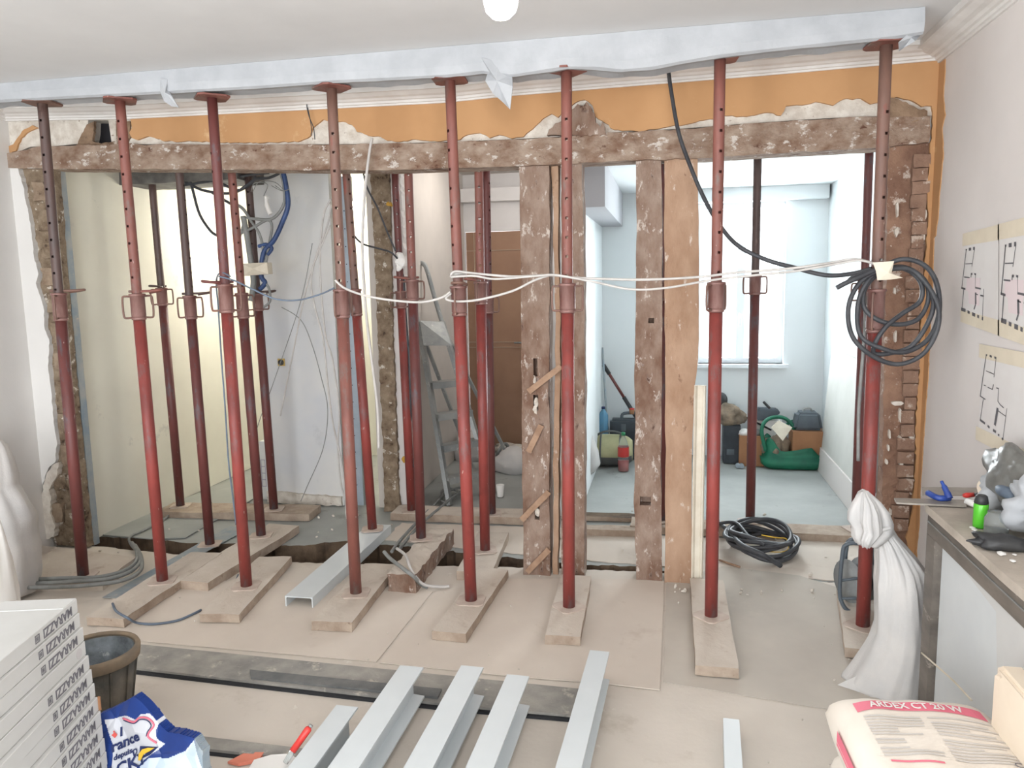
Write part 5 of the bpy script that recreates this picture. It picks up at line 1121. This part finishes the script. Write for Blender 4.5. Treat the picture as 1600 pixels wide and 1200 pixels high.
rows = [(1100, -80, 34, .12), (1000, -80, 26, .12), (930, -80, 19, .12), (877, -78, 10, .10), (840, -70, 3, .07), (812, -60, -4, .04)]
bm = rowsack(rows, 2.72, 0, '', '', .08, 12)
single('woven_sack', bm, M['white'], 'pinkish white sack just behind the tile cartons at the photo edge', 'sack', smooth=True)
# ------------------------------------------------------------------ paper sacks at the bottom right
def pillow(cx_, cy_, cz_, w_, l_, h, rot, seed, m, sub=40):
    F = Matrix.Translation((cx_, cy_, cz_)) @ Matrix.Rotation(rot, 4, 'Z')
    def top(u, v): return h/2*(max(0, 1-abs(u)**8))**.5*(max(0, 1-abs(v)**8))**.5
    def P(u, v, s): 
        z = top(u, v)*s; x = u*w_/2*(1-.03*v*v); y = v*l_/2*(1-.025*u*u); q = Vector((x, y, z+.0))
        q.z += noise.noise(Vector((u*2.2+seed, v*2.2, s)))*.008; return F @ q
    bm = B(); G = {}
    for s in (1, -1):
        for i in range(sub+1):
            for j in range(sub+1):
                u, v = -1+2*i/sub, -1+2*j/sub
                if (i in (0, sub) or j in (0, sub)) and s == -1: G[i, j, s] = G[i, j, 1]; continue
                G[i, j, s] = bm.verts.new(P(u, v, s))
        for i in range(sub):
            for j in range(sub):
                f = [G[i, j, s], G[i+1, j, s], G[i+1, j+1, s], G[i, j+1, s]]
                if len(set(f)) == 4:
                    try: bm.faces.new(f if s == 1 else f[::-1])
                    except ValueError: pass
    return bm, P, F
w_, l_ = .40, .66; c1 = oz(1300, 1086, .44); c2 = oz(1524, 1088, .44); ax = (c2-c1).normalized(); rot = .06; w_ = (c2-c1).length+.035
far = (c1+c2)/2; back = Vector((sin(rot), -cos(rot), 0)); cc = far+back*(l_/2-.02)
for k in range(3):
    z = .075+.15*k; bm, P, F = pillow(cc.x+.01*(k % 2), cc.y-.01*(k % 2), z, w_, l_, .158, rot+.02*(k-2), k*3, None)
    for v in bm.verts: v.co.z = max(v.co.z, .002)
    t = thing('paper_sack', ('lowest paper sack on the floor at bottom right', 'middle paper sack in the pile at bottom right', 'top paper sack with pink banner and grey print at bottom right')[k], 'sack', (cc.x, cc.y, z-.075), 'stacked paper sacks at bottom right')
    obj('paper_body', bm, M['paperbag'], t, smooth=True)
    if k < 2: continue
    def on(u, v, d=.0015): return P(u, v, 1)+Vector((0, 0, d))
    # pink banner, arched
    def strip(name, u0, u1, vf, th, m, n=30, d=.0016):
        bm = B(); prev = None
        for i in range(n+1):
            u = u0+(u1-u0)*i/n; a, b = bm.verts.new(on(u, vf(u), d)), bm.verts.new(on(u, vf(u)-th, d))
            if prev: bm.faces.new([prev[0], a, b, prev[1]])
            prev = (a, b)
        obj(name, bm, m, t, keep=True)
    vf = lambda u: .80-.075*(u+.05)**2*1.6
    strip('pink_banner', -.74, .78, vf, .15, M['pink'])
    b = text_bm('ARDEX CT 20 W', .036, .0002, .02); xs = [v.co.x for v in b.verts]; sc_ = (1.12*w_/2)/(max(xs)-min(xs))
    for v in b.verts:
        u = v.co.x*sc_/(w_/2)-.0; vv = vf(u)-.078+v.co.y*1.25/(l_/2); v.co = on(u, vv, .0030+v.co.z)
    obj('banner_lettering', b, M['white'], t, keep=True)
    bm = B(); rnd = random.Random(2)
    for col in ((-.70, -.02), (.06, .80)):
        v = .56
        while v > -.95:
            u1 = col[1]-rnd.choice((0, 0, .02, .1, .35)); n = 8; prev = None
            for i in range(n+1):
                u = col[0]+(u1-col[0])*i/n; a, b_ = bm.verts.new(on(u, v-.05*u*u)), bm.verts.new(on(u, v-.022-.05*u*u))
                if prev: bm.faces.new([prev[0], a, b_, prev[1]])
                prev = (a, b_)
            v -= rnd.choice((.038, .038, .042, .07)); 
            if -.12 < v < .0: v = -.16
    o = obj('small_print', bm, M['printgrey'], t, keep=True); o['kind'] = 'stuff'
    strip('pink_heading', -.66, -.1, lambda u: -.03-.02*(u+.4), .022, M['pink'])
    b = text_bm('CE', .030, .0002)
    for v in b.verts: v.co = on(.72+v.co.x/(w_/2), -.02+v.co.y/(l_/2), .003+v.co.z)
    obj('conformity_mark', b, M['ink'], t, keep=True)
    for sgn, r in ((-1, (.0, .55)), (1, (.0, .5))):
        bm = B(); prev = None
        for i in range(13):
            v = r[0]+(r[1]-r[0])*i/12; u = sgn*.985; p = P(u*.998, v, 1); q = P(u*1.0, v, 1)+Vector((sgn*.003, 0, -.035)); p += Vector((sgn*.003, 0, .002))
            a, b_ = bm.verts.new(p), bm.verts.new(q)
            if prev: bm.faces.new([prev[0], a, b_, prev[1]])
            prev = (a, b_)
        obj('pink_edge_stripe', bm, M['pink'], t, keep=True)
# jug and cleaning bottle left of the paper sacks
p = oz(1278, 1190, .22); b0 = Vector((c1.x-.075, 1.78, 0))
bottle('water_bottle', Vector((b0.x-.0, 1.86, 0)), [(.040, 0), (.046, .006), (.046, .20), (.040, .24), (.020, .275), (.016, .30)], 20, M['petblue'], 'pale blue plastic bottle beside the paper sacks')
bottle('spray_bottle', Vector((b0.x+.035, 1.74, 0)), [(.030, 0), (.034, .006), (.034, .22), (.014, .27)], 18, mat('mint_plastic', (142, 208, 184), rough=.4), 'mint green bottle with dark green cap touching the paper sacks', caps=[('cap', [(.0165, .271), (.018, .275), (.018, .31), (.012, .314)], M['tealp'])])
# cream insulation slab
A = ox(1553, 1031, .80); bm = B(); yz_slab(bm, [Vector((A.y, 0)), Vector((A.y, A.z-.02)), Vector((A.y-.03, A.z)), Vector((A.y-1.1, A.z)), Vector((A.y-1.1, 0))], .80, .86)
bmesh.ops.bevel(bm, geom=[e for e in bm.edges if abs(e.verts[0].co.x-e.verts[1].co.x) < 1e-5], offset=.010, segments=2, affect='EDGES')
o = single('insulation_slab', bm, M['foam'], 'cream slab standing on edge between the paper sacks and the fireplace', 'slab')
cable('cord', [ox(1440, 1020, .885), ox(1463, 1040, .885), ox(1490, 1064, .888), ox(1518, 1094, .88)], .003, M['tape'], 'thin cream cord slanting across the fireplace leg', 'cord', sub=3)
# ================================================================== CABLE REEL behind the rightmost prop
t = thing('cable_reel', 'dusty cable reel with tubular frame behind the rightmost front prop', 'cable reel', oz(1338, 952, .05))
for yy, off in ((3.60, 0), (3.74, 6)):
    bm = B(); tube(bm, spline([oy(a+off, b-off*1.2, yy) for a, b in [(1322, 851), (1346, 850), (1356, 862), (1357, 945), (1348, 957), (1326, 955), (1315, 940), (1312, 920), (1316, 870)]], 4, True), .0095, 7, True); obj('frame', bm, M['greyplastic'], t)
cc_ = oy(1338, 906, 3.67); R = Matrix.Translation(cc_) @ Matrix.Rotation(radians(-62), 4, 'Z') @ Matrix.Rotation(pi/2, 4, 'X')
bm = B(); lathe(bm, [(.02, -.045), (.10, -.045), (.10, -.040), (.045, -.035), (.045, .035), (.10, .040), (.10, .045), (.02, .045)], 28, R); obj('drum', bm, mat('reel_grey', (150, 154, 154), (126, 130, 132), 9, .7), t)
bm = B(); lathe(bm, [(.030, -.047), (.030, -.052), (.001, -.052)], 16, R); obj('hub', bm, M['bluewire'], t)
bm = B(); lathe(bm, [(.047, -.03), (.075, -.028), (.075, .028), (.047, .03)], 24, R); obj('wound_cable', bm, M['blackcable'], t)
bm = B(); tube(bm, [oy(1314, 907, 3.60), oy(1352, 902, 3.60)], .007, 6); tube(bm, [oy(1314, 935, 3.60), oy(1354, 935, 3.60)], .007, 6); obj('cross_bar', bm, M['greyplastic'], t)
# ================================================================== LADDER in the rear hall
L0, R0 = oz(703, 790, 0), oz(772, 772, 0); LT = oy(655, 505, 5.55); RT = oy(691, 503, 5.65)
t = thing('step_ladder', 'aluminium step ladder splashed with plaster, standing before the brown door', 'ladder', (L0+R0)/2)
def rail(a, b, w_=.028, d=.06, name='rail'):
    FM, L = frame_x(a, b, Vector((0, 1, 0))); bm = B(); bx(bm, 0, L, -w_/2, w_/2, -d/2, d/2, FM); obj(name, bm, M['alu'], t)
rail(L0, LT); rail(R0, RT)
for k, f_ in enumerate((.14, .31, .48, .655)):
    a, b = L0.lerp(LT, f_), R0.lerp(RT, f_); FM, L = frame_x(a, b); bm = B(); bx(bm, 0, L, -.05, .05, -.012, .012, FM); bx(bm, 0, L, -.052, -.045, -.035, .012, FM); obj('step', bm, M['alu'], t)
a, b = L0.lerp(LT, .83)+Vector((-.01, 0, 0)), R0.lerp(RT, .83)+Vector((.01, 0, 0)); bm = B(); q = [oy(656, 501, 5.5), oy(693, 503, 5.6), oy(706, 540, 5.5), oy(662, 540, 5.42)]
A_ = [bm.verts.new(p) for p in q]; B_ = [bm.verts.new(p+Vector((0, .03, 0))) for p in q]; bm.faces.new(A_); bm.faces.new(B_[::-1])
for i in range(4): bm.faces.new([A_[i], B_[i], B_[(i+1) % 4], A_[(i+1) % 4]])
obj('platform_plate', bm, M['alu'], t)
bm = B(); tube(bm, spline([L0.lerp(LT, .86), oy(643, 450, 5.62), oy(641, 425, 5.65), oy(648, 411, 5.66), oy(661, 412, 5.66), oy(668, 425, 5.66), oy(680, 468, 5.66), R0.lerp(RT, .86)], 6), .017, 8); obj('safety_rail', bm, M['alu'], t)
for a, b, nm in ((LT, Vector((L0.x-.02, L0.y+.85, 0)), 'rear_leg'), (RT, Vector((R0.x-.02, R0.y+.85, 0)), 'rear_leg')): rail(a+Vector((0, .04, -.06)), b, .022, .03, nm)
# ================================================================== SMALL THINGS IN THE REAR
# left hall: carton with a grid print, wall box
q = oz(399, 793, 0); t = thing('tile_carton', 'narrow white carton with purple grid print in the left hall', 'box', (q.x, q.y+.25, 0))
bm = B(); bx(bm, q.x-.055, q.x+.06, q.y+.2, q.y+.32, 0, .44); obj('carton', bm, M['box'], t)
bm = B()
for k in range(5): bx(bm, q.x-.05, q.x+.055, q.y+.1975, q.y+.1995, .10+.05*k, .104+.05*k)
for k in range(4): bx(bm, q.x-.05+.032*k, q.x-.046+.032*k, q.y+.1975, q.y+.1995, .10, .304)
o = obj('grid_print', bm, mat('purple_ink', (150, 140, 160)), t); o['kind'] = 'stuff'
q = oy(440, 566, 5.03); t = thing('wall_box', 'round black socket box in its cream square on the white partition', 'socket', (q.x, 5.03, q.z))
bm = B(); bx(bm, q.x-.026, q.x+.026, 5.022, 5.0295, q.z-.026, q.z+.026); obj('cover', bm, M['yellow'] if False else mat('amber_plate', (206, 178, 110)), t)
bm = B(); lathe(bm, [(.021, 0), (.021, .006), (.017, .006), (.001, .002)], 18, Matrix.Translation((q.x, 5.0215, q.z)) @ Matrix.Rotation(pi/2, 4, 'X')); obj('hole', bm, M['cardboard'] if False else M['black'], t)
# bulbs
def bulb(c, r, m, label, cord=.25):
    t = thing('light_bulb', label, 'lamp', c); bm = B(); lathe(bm, [(.001, -r), (r*.5, -r*.86), (r*.87, -r*.5), (r, 0), (r*.9, r*.45), (r*.55, r*.95), (r*.42, r*1.35)], 20, Matrix.Translation(c)); obj('glass', bm, m, t, smooth=True)
    bm = B(); lathe(bm, [(r*.44, r*1.36), (r*.5, r*1.4), (r*.5, r*2.4), (r*.25, r*2.8)], 16, Matrix.Translation(c)); obj('socket', bm, M['white'], t)
    bm = B(); tube(bm, [c+Vector((0, 0, r*2.7)), c+Vector((0, 0, cord))], .004, 6); obj('cord', bm, M['white'], t); return t
bulb(BULB, .045, M['bulbm'], 'glowing bulb hanging below the ceiling at the top of the photo', ZC-BULB.z)
bulb(Vector(oy(548, 322, 6.0)), .035, M['bulbr'], 'glaring bulb seen through the lit gap beside the torn wall end', 2.5-oy(548, 322, 6.0).z)
# rear hall rubble
blob(oz(795, 742, 0)+Vector((0, .15, .07)), .17, .14, .12, M['woven'], 'plaster_bag', 'slumped white bag on the hall floor right of the twin props', 'bag', .3, 6, 4, 2)
blob(oz(715, 735, 0)+Vector((.0, .42, .10)), .14, .12, .15, M['woven'], 'plaster_bag', 'white bag behind the ladder foot', 'bag', .3, 6, 4, 5)
cable('bent_hose', [oz(a, b, z) for a, b, z in [(776, 716, .02), (780, 704, .10), (788, 694, .14), (793, 697, .12), (790, 706, .06), (779, 714, .02)]], .016, M['greycable'], 'short bent grey hose before the brown door', 'hose')
blob(oz(806, 720, 0)+Vector((0, 0, .03)), .05, .05, .04, M['black'], 'rag', 'small black rag at the foot of the brown door', 'rag', .4, 12, 3, 2)
blob(oz(800, 712, 0)+Vector((0, .15, .03)), .20, .08, .05, M['plaster'], 'rubble_heap', 'low heap of plaster rubble along the brown door', 'rubble', .5, 14, 4, 7)
p = oz(782, 776, 0); bottle('paper_cup', p, [(.022, 0), (.024, .003), (.031, .09), (.029, .09), (.022, .006), (.001, .006)], 18, M['white'], 'small white cup on the hall floor right of the twin props', 'cup')
p = oz(712, 690, 0); p = oy(712, 676, 6.7)
bm = B(); bmesh.ops.create_icosphere(bm, subdivisions=3, radius=.08, matrix=Matrix.Translation(Vector((p.x, 6.75, .13))) @ Matrix.Diagonal((.9, .8, 1.5, 1)))
for v in bm.verts: v.co += noise.noise_vector(v.co*12)*.02
single('terracotta_pot', bm, M['cardboard'], 'brown paper bundle seen between the ladder steps', 'bundle', smooth=True)
# rear right room, left group
YR = 6.55
rows = [(736, 911, 930, .14), (725, 911, 938, .15), (705, 911, 935, .14), (685, 911, 927, .11), (665, 911, 919, .07), (652, 911, 914, .03)]
bm = rowsack(rows, 5.95, 0, '', '', .03, 3); single('woven_sack', bm, M['woven'], 'white sack against the divider seen right of the paired posts', 'sack', smooth=True)
def canvas(c, w_, d_, h, label):
    t = thing('canvas_bag', label, 'bag', c); bm = B(); n = 22; prev = None
    def ring(u, s0, s1, grow=0):
        out = []
        for k in range(n):
            a = 2*pi*k/n; y = cos(a)*d_/2*(1+grow)*(1-.25*max(0, sin(a))); z = h/2+sin(a)*h/2*(1+grow); sx = (1-.35*abs(u)**4)
            out.append(Vector((c.x+u*w_/2, c.y+y*sx, c.z+max(.002, h*.5+(z-h*.5)*sx))))
        return out
    for i in range(13):
        u = -1+2*i/12; row = [bm.verts.new(v) for v in ring(u, 0, 0)]
        if prev:
            for k in range(n):
                f = bm.faces.new([prev[k], prev[(k+1) % n], row[(k+1) % n], row[k]]); f.smooth = True
                f.material_index = 1 if (prev[k].co.z-c.z) < h*.42 else 0
        else: bm.faces.new(row)
        prev = row
    bm.faces.new(prev[::-1]); obj('body', bm, [M['olive'], M['greyfab']], t)
    for u in (-.45, .45):
        bm = B(); R_ = ring(u, 0, 0, .02); tube(bm, R_, .008, 5, True); obj('strap', bm, M['greyfab'], t)
    bm = B(); tube(bm, spline([Vector((c.x-.12, c.y-.03, c.z+h*.98)), Vector((c.x-.05, c.y-.05, c.z+h*1.12)), Vector((c.x+.05, c.y-.05, c.z+h*1.12)), Vector((c.x+.12, c.y-.03, c.z+h*.98))], 5), .010, 6); obj('carry_handle', bm, M['greyfab'], t)
p = oz(960, 722, 0); canvas(Vector((p.x-.02, 6.47, 0)), .36, .26, .27, 'olive and grey canvas bag on the rear room floor')
p = oz(975, 716, 0); t = thing('tool_case', 'large dark tool case with moulded handle behind the canvas bag', 'case', (p.x+.06, 6.72, 0))
bm = B(); bx(bm, p.x-.12, p.x+.26, 6.68, 6.8, .002, .36); bmesh.ops.bevel(bm, geom=list(bm.edges), offset=.02, segments=2, affect='EDGES'); obj('shell', bm, M['darkcase'], t)
bm = B(); tube(bm, spline([Vector((p.x-.02, 6.74, .36)), Vector((p.x, 6.74, .405)), Vector((p.x+.14, 6.74, .405)), Vector((p.x+.16, 6.74, .36))], 4), .014, 7); obj('handle', bm, M['greyplastic'], t)
bm = B(); bx(bm, p.x-.02, p.x+.02, 6.67, 6.68, .26, .32); obj('latch', bm, M['greyplastic'], t)
pb = oz(974, 736, 0)
t = bottle('drink_bottle', pb, [(.040, 0), (.044, .006), (.045, .10), (.043, .12), (.045, .15), (.044, .20), (.030, .25), (.014, .29), (.014, .30)], 20, M['pet'], 'clear soft drink bottle half full of red drink on the rear floor', caps=[('cap', [(.017, .301), (.017, .325), (.012, .327)], M['tealp']), ('drink', [(.038, .004), (.042, .01), (.042, .09), (.001, .092)], M['petred']), ('label', [(.0462, .125), (.0468, .13), (.0462, .205)], M['petred'])])
p = oz(943, 712, 0); bx0 = Vector((oy(943, 660, 6.65).x, 6.63, 0)); zb = oy(943, 682, 6.63).z
t = thing('carton', 'low carton carrying the blue bottle behind the canvas bag', 'box', bx0); bm = B(); bx(bm, bx0.x-.07, bx0.x+.03, 6.58, 6.67, 0, zb-.002); obj('carton_body', bm, M['greyfab'], t)
bottle('water_bottle', bx0+Vector((0, 0, zb)), [(.036, 0), (.042, .006), (.042, .09), (.036, .11), (.042, .13), (.042, .19), (.016, .235), (.014, .245)], 20, M['petblue'], 'blue water bottle standing above the canvas bag', caps=[('cap', [(.016, .246), (.016, .262), (.012, .264)], M['navy'])])
def rod(name, a, b, r, m, label, cat, seg=None):
    bm = B(); tube(bm, [a, b], r, 8); return single(name, bm, m, label, cat)
rod('grey_pole', oy(941, 543, 6.88), Vector((oy(953, 700, 6.7).x, 6.66, .02)), .010, M['galvblue'], 'slim pale pole leaning in the corner of the rear room', 'pole')
t = thing('telescopic_pole', 'red and black pole leaning slantwise over the dark tool case', 'pole', Vector((oy(992, 645, 6.8).x, 6.82, .3)))
a, b = oy(943, 570, 6.86), oy(1018, 690, 6.84); bm = B(); tube(bm, [a, a.lerp(b, .05), a.lerp(b, .12)], .018, 8); obj('foot', bm, M['black'], t)
bm = B(); tube(bm, [a.lerp(b, .12), a.lerp(b, .42)], .013, 8); obj('red_section', bm, M['maroon'], t)
bm = B(); tube(bm, [a.lerp(b, .42), b], .018, 8); obj('black_section', bm, M['black'], t)
bottle('jam_jar', Vector((oy(982, 640, 6.74).x+.03, 6.74, .40)), [(.022, 0), (.024, .004), (.024, .035), (.020, .04)], 14, M['cardboard'], 'tiny brown jar on the handle of the dark tool case', 'jar', caps=[('lid', [(.022, .0405), (.023, .05), (.001, .051)], M['redplastic'])])
# rear right room, right group
p = oz(1140, 722, 0); t = thing('tool_case', 'tall black case under the tan cloth, right of the seventh front prop', 'case', (p.x, 6.72, 0))
bm = B(); bx(bm, p.x-.06, p.x+.08, 6.64, 6.82, .002, .34); bmesh.ops.bevel(bm, geom=list(bm.edges), offset=.012, segments=2, affect='EDGES'); obj('shell', bm, M['darkcase'], t)
bm = B(); bx(bm, p.x-.03, p.x+.03, 6.63, 6.64, .08, .13); obj('latch', bm, M['greyplastic'], t)
blob(Vector((p.x, 6.72, .41)), .11, .12, .085, M['tan'], 'tan_cloth', 'tan work cloth heaped on the tall black case', 'cloth', .5, 12, 4, 6)
blob(Vector((p.x-.07, 6.76, .53)), .04, .05, .06, M['black'], 'black_glove', 'dark glove on top of the tan cloth', 'glove', .5, 16, 3, 9)
p = oz(1172, 724, 0)
def open_box(c, w_, d_, h, m, label, name='cardboard_box'):
    t = thing(name, label, 'box', c); bm = B(); T_ = .006
    for a in ((-w_/2, w_/2, -d_/2, -d_/2+T_), (-w_/2, w_/2, d_/2-T_, d_/2), (-w_/2, -w_/2+T_, -d_/2+T_, d_/2-T_), (w_/2-T_, w_/2, -d_/2+T_, d_/2-T_)): bx(bm, c.x+a[0], c.x+a[1], c.y+a[2], c.y+a[3], c.z+.002, c.z+h)
    obj('walls', bm, m, t); bm = B(); bx(bm, c.x-w_/2+T_, c.x+w_/2-T_, c.y-d_/2+T_, c.y+d_/2-T_, c.z, c.z+.006); obj('bottom', bm, m, t)
    bm = B(); F = Matrix.Translation((c.x, c.y-d_/2, c.z+h)) @ Matrix.Rotation(-2.2, 4, 'X'); bx(bm, -w_/2, w_/2, 0, .005, 0, .05, F); obj('flap', bm, m, t); return t
open_box(Vector((p.x, 6.66, 0)), .20, .18, .26, M['cardboard'], 'small cardboard box full of odds and ends behind the rear prop')
rnd = random.Random(9)
for k, (cl, lab) in enumerate((('white', 'white crumpled scrap in the small cardboard box'), ('redplastic', 'red scrap in the small cardboard box'), ('greyfilm', 'grey scrap in the small cardboard box'))): blob(Vector((p.x-.06+.05*k, 6.64+.02*k, .26)), .04, .04, .04, M[cl], 'scrap', lab, 'scrap', .5, 18, 3, k+20)
for k, (a, lab) in enumerate(((1153, 'left of two small round cans on the floor by the small cardboard box'), (1159, 'right of two small round cans on the floor by the small cardboard box'))):
    bm = B(); lathe(bm, [(.018, -.02), (.020, -.018), (.020, .018), (.018, .02)], 14, Matrix.Translation(Vector((oy(a, 720, 6.5).x, 6.5, .021))) @ Matrix.Rotation(pi/2, 4, 'X')); single('small_can', bm, M['galv'], lab, 'can', 'cans by the small cardboard box')
# green bag with carton inside, grey machine on top
gx0, gx1 = oy(1190, 700, 6.6).x, oy(1291, 700, 6.6).x; gc = (gx0+gx1)/2
def tubsack(c, w_, d_, h, m, name, label, seed=0):
    bm = B(); n = 48; prev = None
    for (s, z) in ((.90, 0), (1.02, .03), (1.05, .10), (1.0, h*.5), (.96, h*.8), (1.0, h), (.96, h*1.0), (.93, h*.6), (.93, .05)):
        row = []
        for k in range(n):
            a = 2*pi*k/n; e = .55; x = math.copysign(abs(cos(a))**e, cos(a)); y = math.copysign(abs(sin(a))**e, sin(a)); g = noise.noise(Vector((x*2+seed, y*2, z*6)))*.012
            rim = (noise.noise(Vector((cos(a)*2.1, sin(a)*2.1, seed)))*.09-.05*x+.0) if z >= h*.79 else 0
            row.append(bm.verts.new((c.x+x*w_/2*s+g, c.y+y*d_/2*s+g, c.z+z+.002+rim)))
        if prev:
            for k in range(n): f = bm.faces.new([prev[k], prev[(k+1) % n], row[(k+1) % n], row[k]]); f.smooth = True
        else: bm.faces.new(row)
        prev = row
    bm.faces.new(prev[::-1]); return bm
t = thing('carrier_bag', 'large green carrier bag sagging open around a cardboard box', 'bag', (gc, 6.64, 0))
bm = tubsack(Vector((gc, 6.64, 0)), gx1-gx0, .34, .17, M['grbag'], '', '', 2); obj('body', bm, M['grbag'], t)
bm = B(); a = oy(1192, 690, 6.47); tube(bm, spline([Vector((gx0+.02, 6.5, .15)), oy(1190, 672, 6.5), oy(1200, 655, 6.55), oy(1222, 652, 6.6), oy(1238, 664, 6.6), oy(1240, 680, 6.6)], 5), .016, 7); obj('raised_side', bm, M['grbag'], t)
bm = B(); tube(bm, spline([Vector((gc-.05, 6.78, .15)), Vector((gc-.02, 6.8, .33)), Vector((gc+.10, 6.8, .33)), Vector((gc+.13, 6.78, .15))], 5), .013, 7); obj('bag_handle', bm, M['grbag'], t)
ca, cb2 = oy(1238, 713, 6.5).x, oy(1289, 713, 6.5).x; zt2 = oy(1260, 675, 6.5).z
t = thing('cardboard_box', 'plain brown cardboard box standing in the green bag', 'box', ((ca+cb2)/2, 6.6, .01)); bm = B(); bx(bm, ca, cb2, 6.51, 6.72, .03, zt2); obj('carton_body', bm, M['cardboard'], t)
bm = B(); bx(bm, ca+.002, cb2-.002, 6.6, 6.61, zt2, zt2+.002); obj('tape_seam', bm, M['tape'], t)
bm = B(); bx(bm, ca+.01, cb2-.01, 6.54, 6.7, zt2+.003, zt2+.15)
for v in bm.verts:
    if v.co.z > zt2+.1: v.co.x = (ca+cb2)/2+(v.co.x-(ca+cb2)/2)*.75
bmesh.ops.bevel(bm, geom=list(bm.edges), offset=.022, segments=3, affect='EDGES')
t = thing('power_tool_case', 'grey rounded machine case on the brown cardboard box', 'case', ((ca+cb2)/2, 6.62, zt2)); obj('shell', bm, M['greyplastic'], t)
bm = B(); tube(bm, spline([Vector((ca+.09, 6.62, zt2+.145)), Vector((ca+.10, 6.62, zt2+.172)), Vector((ca+.15, 6.62, zt2+.172)), Vector((ca+.16, 6.62, zt2+.145))], 4), .008, 6); obj('handle', bm, M['alu'], t)
blob(Vector((gc-.14, 6.6, .16)), .10, .10, .10, M['tan'], 'work_clothes', 'dark work clothes stuffed in the green bag', 'cloth', .5, 12, 4, 11)
q = [oy(1205, 668, 6.47), oy(1217, 657, 6.5), oy(1238, 668, 6.48), oy(1223, 689, 6.44)]
bm = B(); A_ = [bm.verts.new(p) for p in q]; B_ = [bm.verts.new(p+Vector((0, .012, 0))) for p in q]; bm.faces.new(A_); bm.faces.new(B_[::-1])
for i in range(4): bm.faces.new([A_[i], B_[i], B_[(i+1) % 4], A_[(i+1) % 4]])
single('booklet', bm, M['tape'], 'pale booklet sticking out of the green bag', 'booklet')
bm = B(); P = [oy(1184, 638, 6.8), oy(1216, 640, 6.8), oy(1220, 646, 6.8), oy(1200, 657, 6.8), oy(1183, 657, 6.8)]; A_ = [bm.verts.new(p) for p in P]; B_ = [bm.verts.new(p+Vector((0, .10, 0))) for p in P]; bm.faces.new(A_); bm.faces.new(B_[::-1])
for i in range(5): bm.faces.new([A_[i], B_[i], B_[(i+1) % 5], A_[(i+1) % 5]])
bmesh.ops.bevel(bm, geom=list(bm.edges), offset=.008, segments=2, affect='EDGES')
single('grey_tub', bm, M['greyplastic'], 'grey tub behind the green bag against the rear wall', 'tub')
z_ = oy(1200, 658, 6.8).z
bm = B(); bx(bm, oy(1178, 690, 6.8).x, oy(1222, 690, 6.8).x, 6.83, 6.91, .0, z_-.002); single('white_crate', bm, M['white'], 'pale crate under the grey tub by the rear wall', 'crate')
rod('dark_bar', oy(1150, 644, 6.8), oy(1205, 672, 6.82), .008, M['black'], 'thin dark rod slanting between the tan cloth and green bag', 'rod')
rod('short_bar', oy(1193, 628, 6.86), oy(1203, 638, 6.82), .011, M['black'], 'short black tool handle above the grey tub', 'bar')
# white door leaf leaning on the right wall of the rear room
h_ = oy(1312, 545, 6.5).z
b1, b2 = Vector((1.21, 6.55, 0)), Vector((1.16, 5.25, 0)); t1, t2 = Vector((1.283, 6.55, h_)), Vector((1.283, 5.25, h_)); b2.x = b1.x
t = thing('door_leaf', 'white panel leaning against the right wall of the rear room', 'panel', (b1+b2)/2)
bm = B(); slab(bm, [(0, 0), (1, 0), (1, 1), (0, 1)], lambda p: b1.lerp(b2, p[0]).lerp(t1.lerp(t2, p[0]), p[1]), lambda p: b1.lerp(b2, p[0]).lerp(t1.lerp(t2, p[0]), p[1])+Vector((.014, 0, 0))); obj('board', bm, mat('aged_white_board', (196, 196, 190), (186, 186, 180), 3, .8), t)
bm = B(); slab(bm, [(0, 0), (1, 0), (1, .19), (0, .19)], lambda p: b1.lerp(b2, p[0]).lerp(t1.lerp(t2, p[0]), p[1])-Vector((.012, 0, 0)), lambda p: b1.lerp(b2, p[0]).lerp(t1.lerp(t2, p[0]), p[1])-Vector((.0005, 0, 0))); obj('bottom_rail', bm, M['frame'], t)
# ------------------------------------------------------------------ crumbs of plaster and mortar round the trench
bm = B(); rnd = random.Random(31)
for k in range(190):
    x = rnd.uniform(-3.4, 1.1); y = rnd.choice((rnd.gauss(4.30, .10), rnd.gauss(3.86, .05), rnd.gauss(4.75, .25), rnd.uniform(2.3, 3.8)))
    if 3.9 < y < 4.32 and x < .2: continue
    r_ = rnd.uniform(.003, .011)*(1 if y > 3.8 else .45)
    bmesh.ops.create_icosphere(bm, subdivisions=1, radius=r_, matrix=Matrix.Translation((x, y, .008+r_*.4)) @ Euler((rnd.random()*3, rnd.random()*3, 0)).to_matrix().to_4x4() @ Matrix.Diagonal((1.4, 1, .7, 1)))
o = single('plaster_debris', bm, M['plaster'], 'small crumbs of plaster and mortar strewn over the dusty floor', 'debris'); o['kind'] = 'stuff'
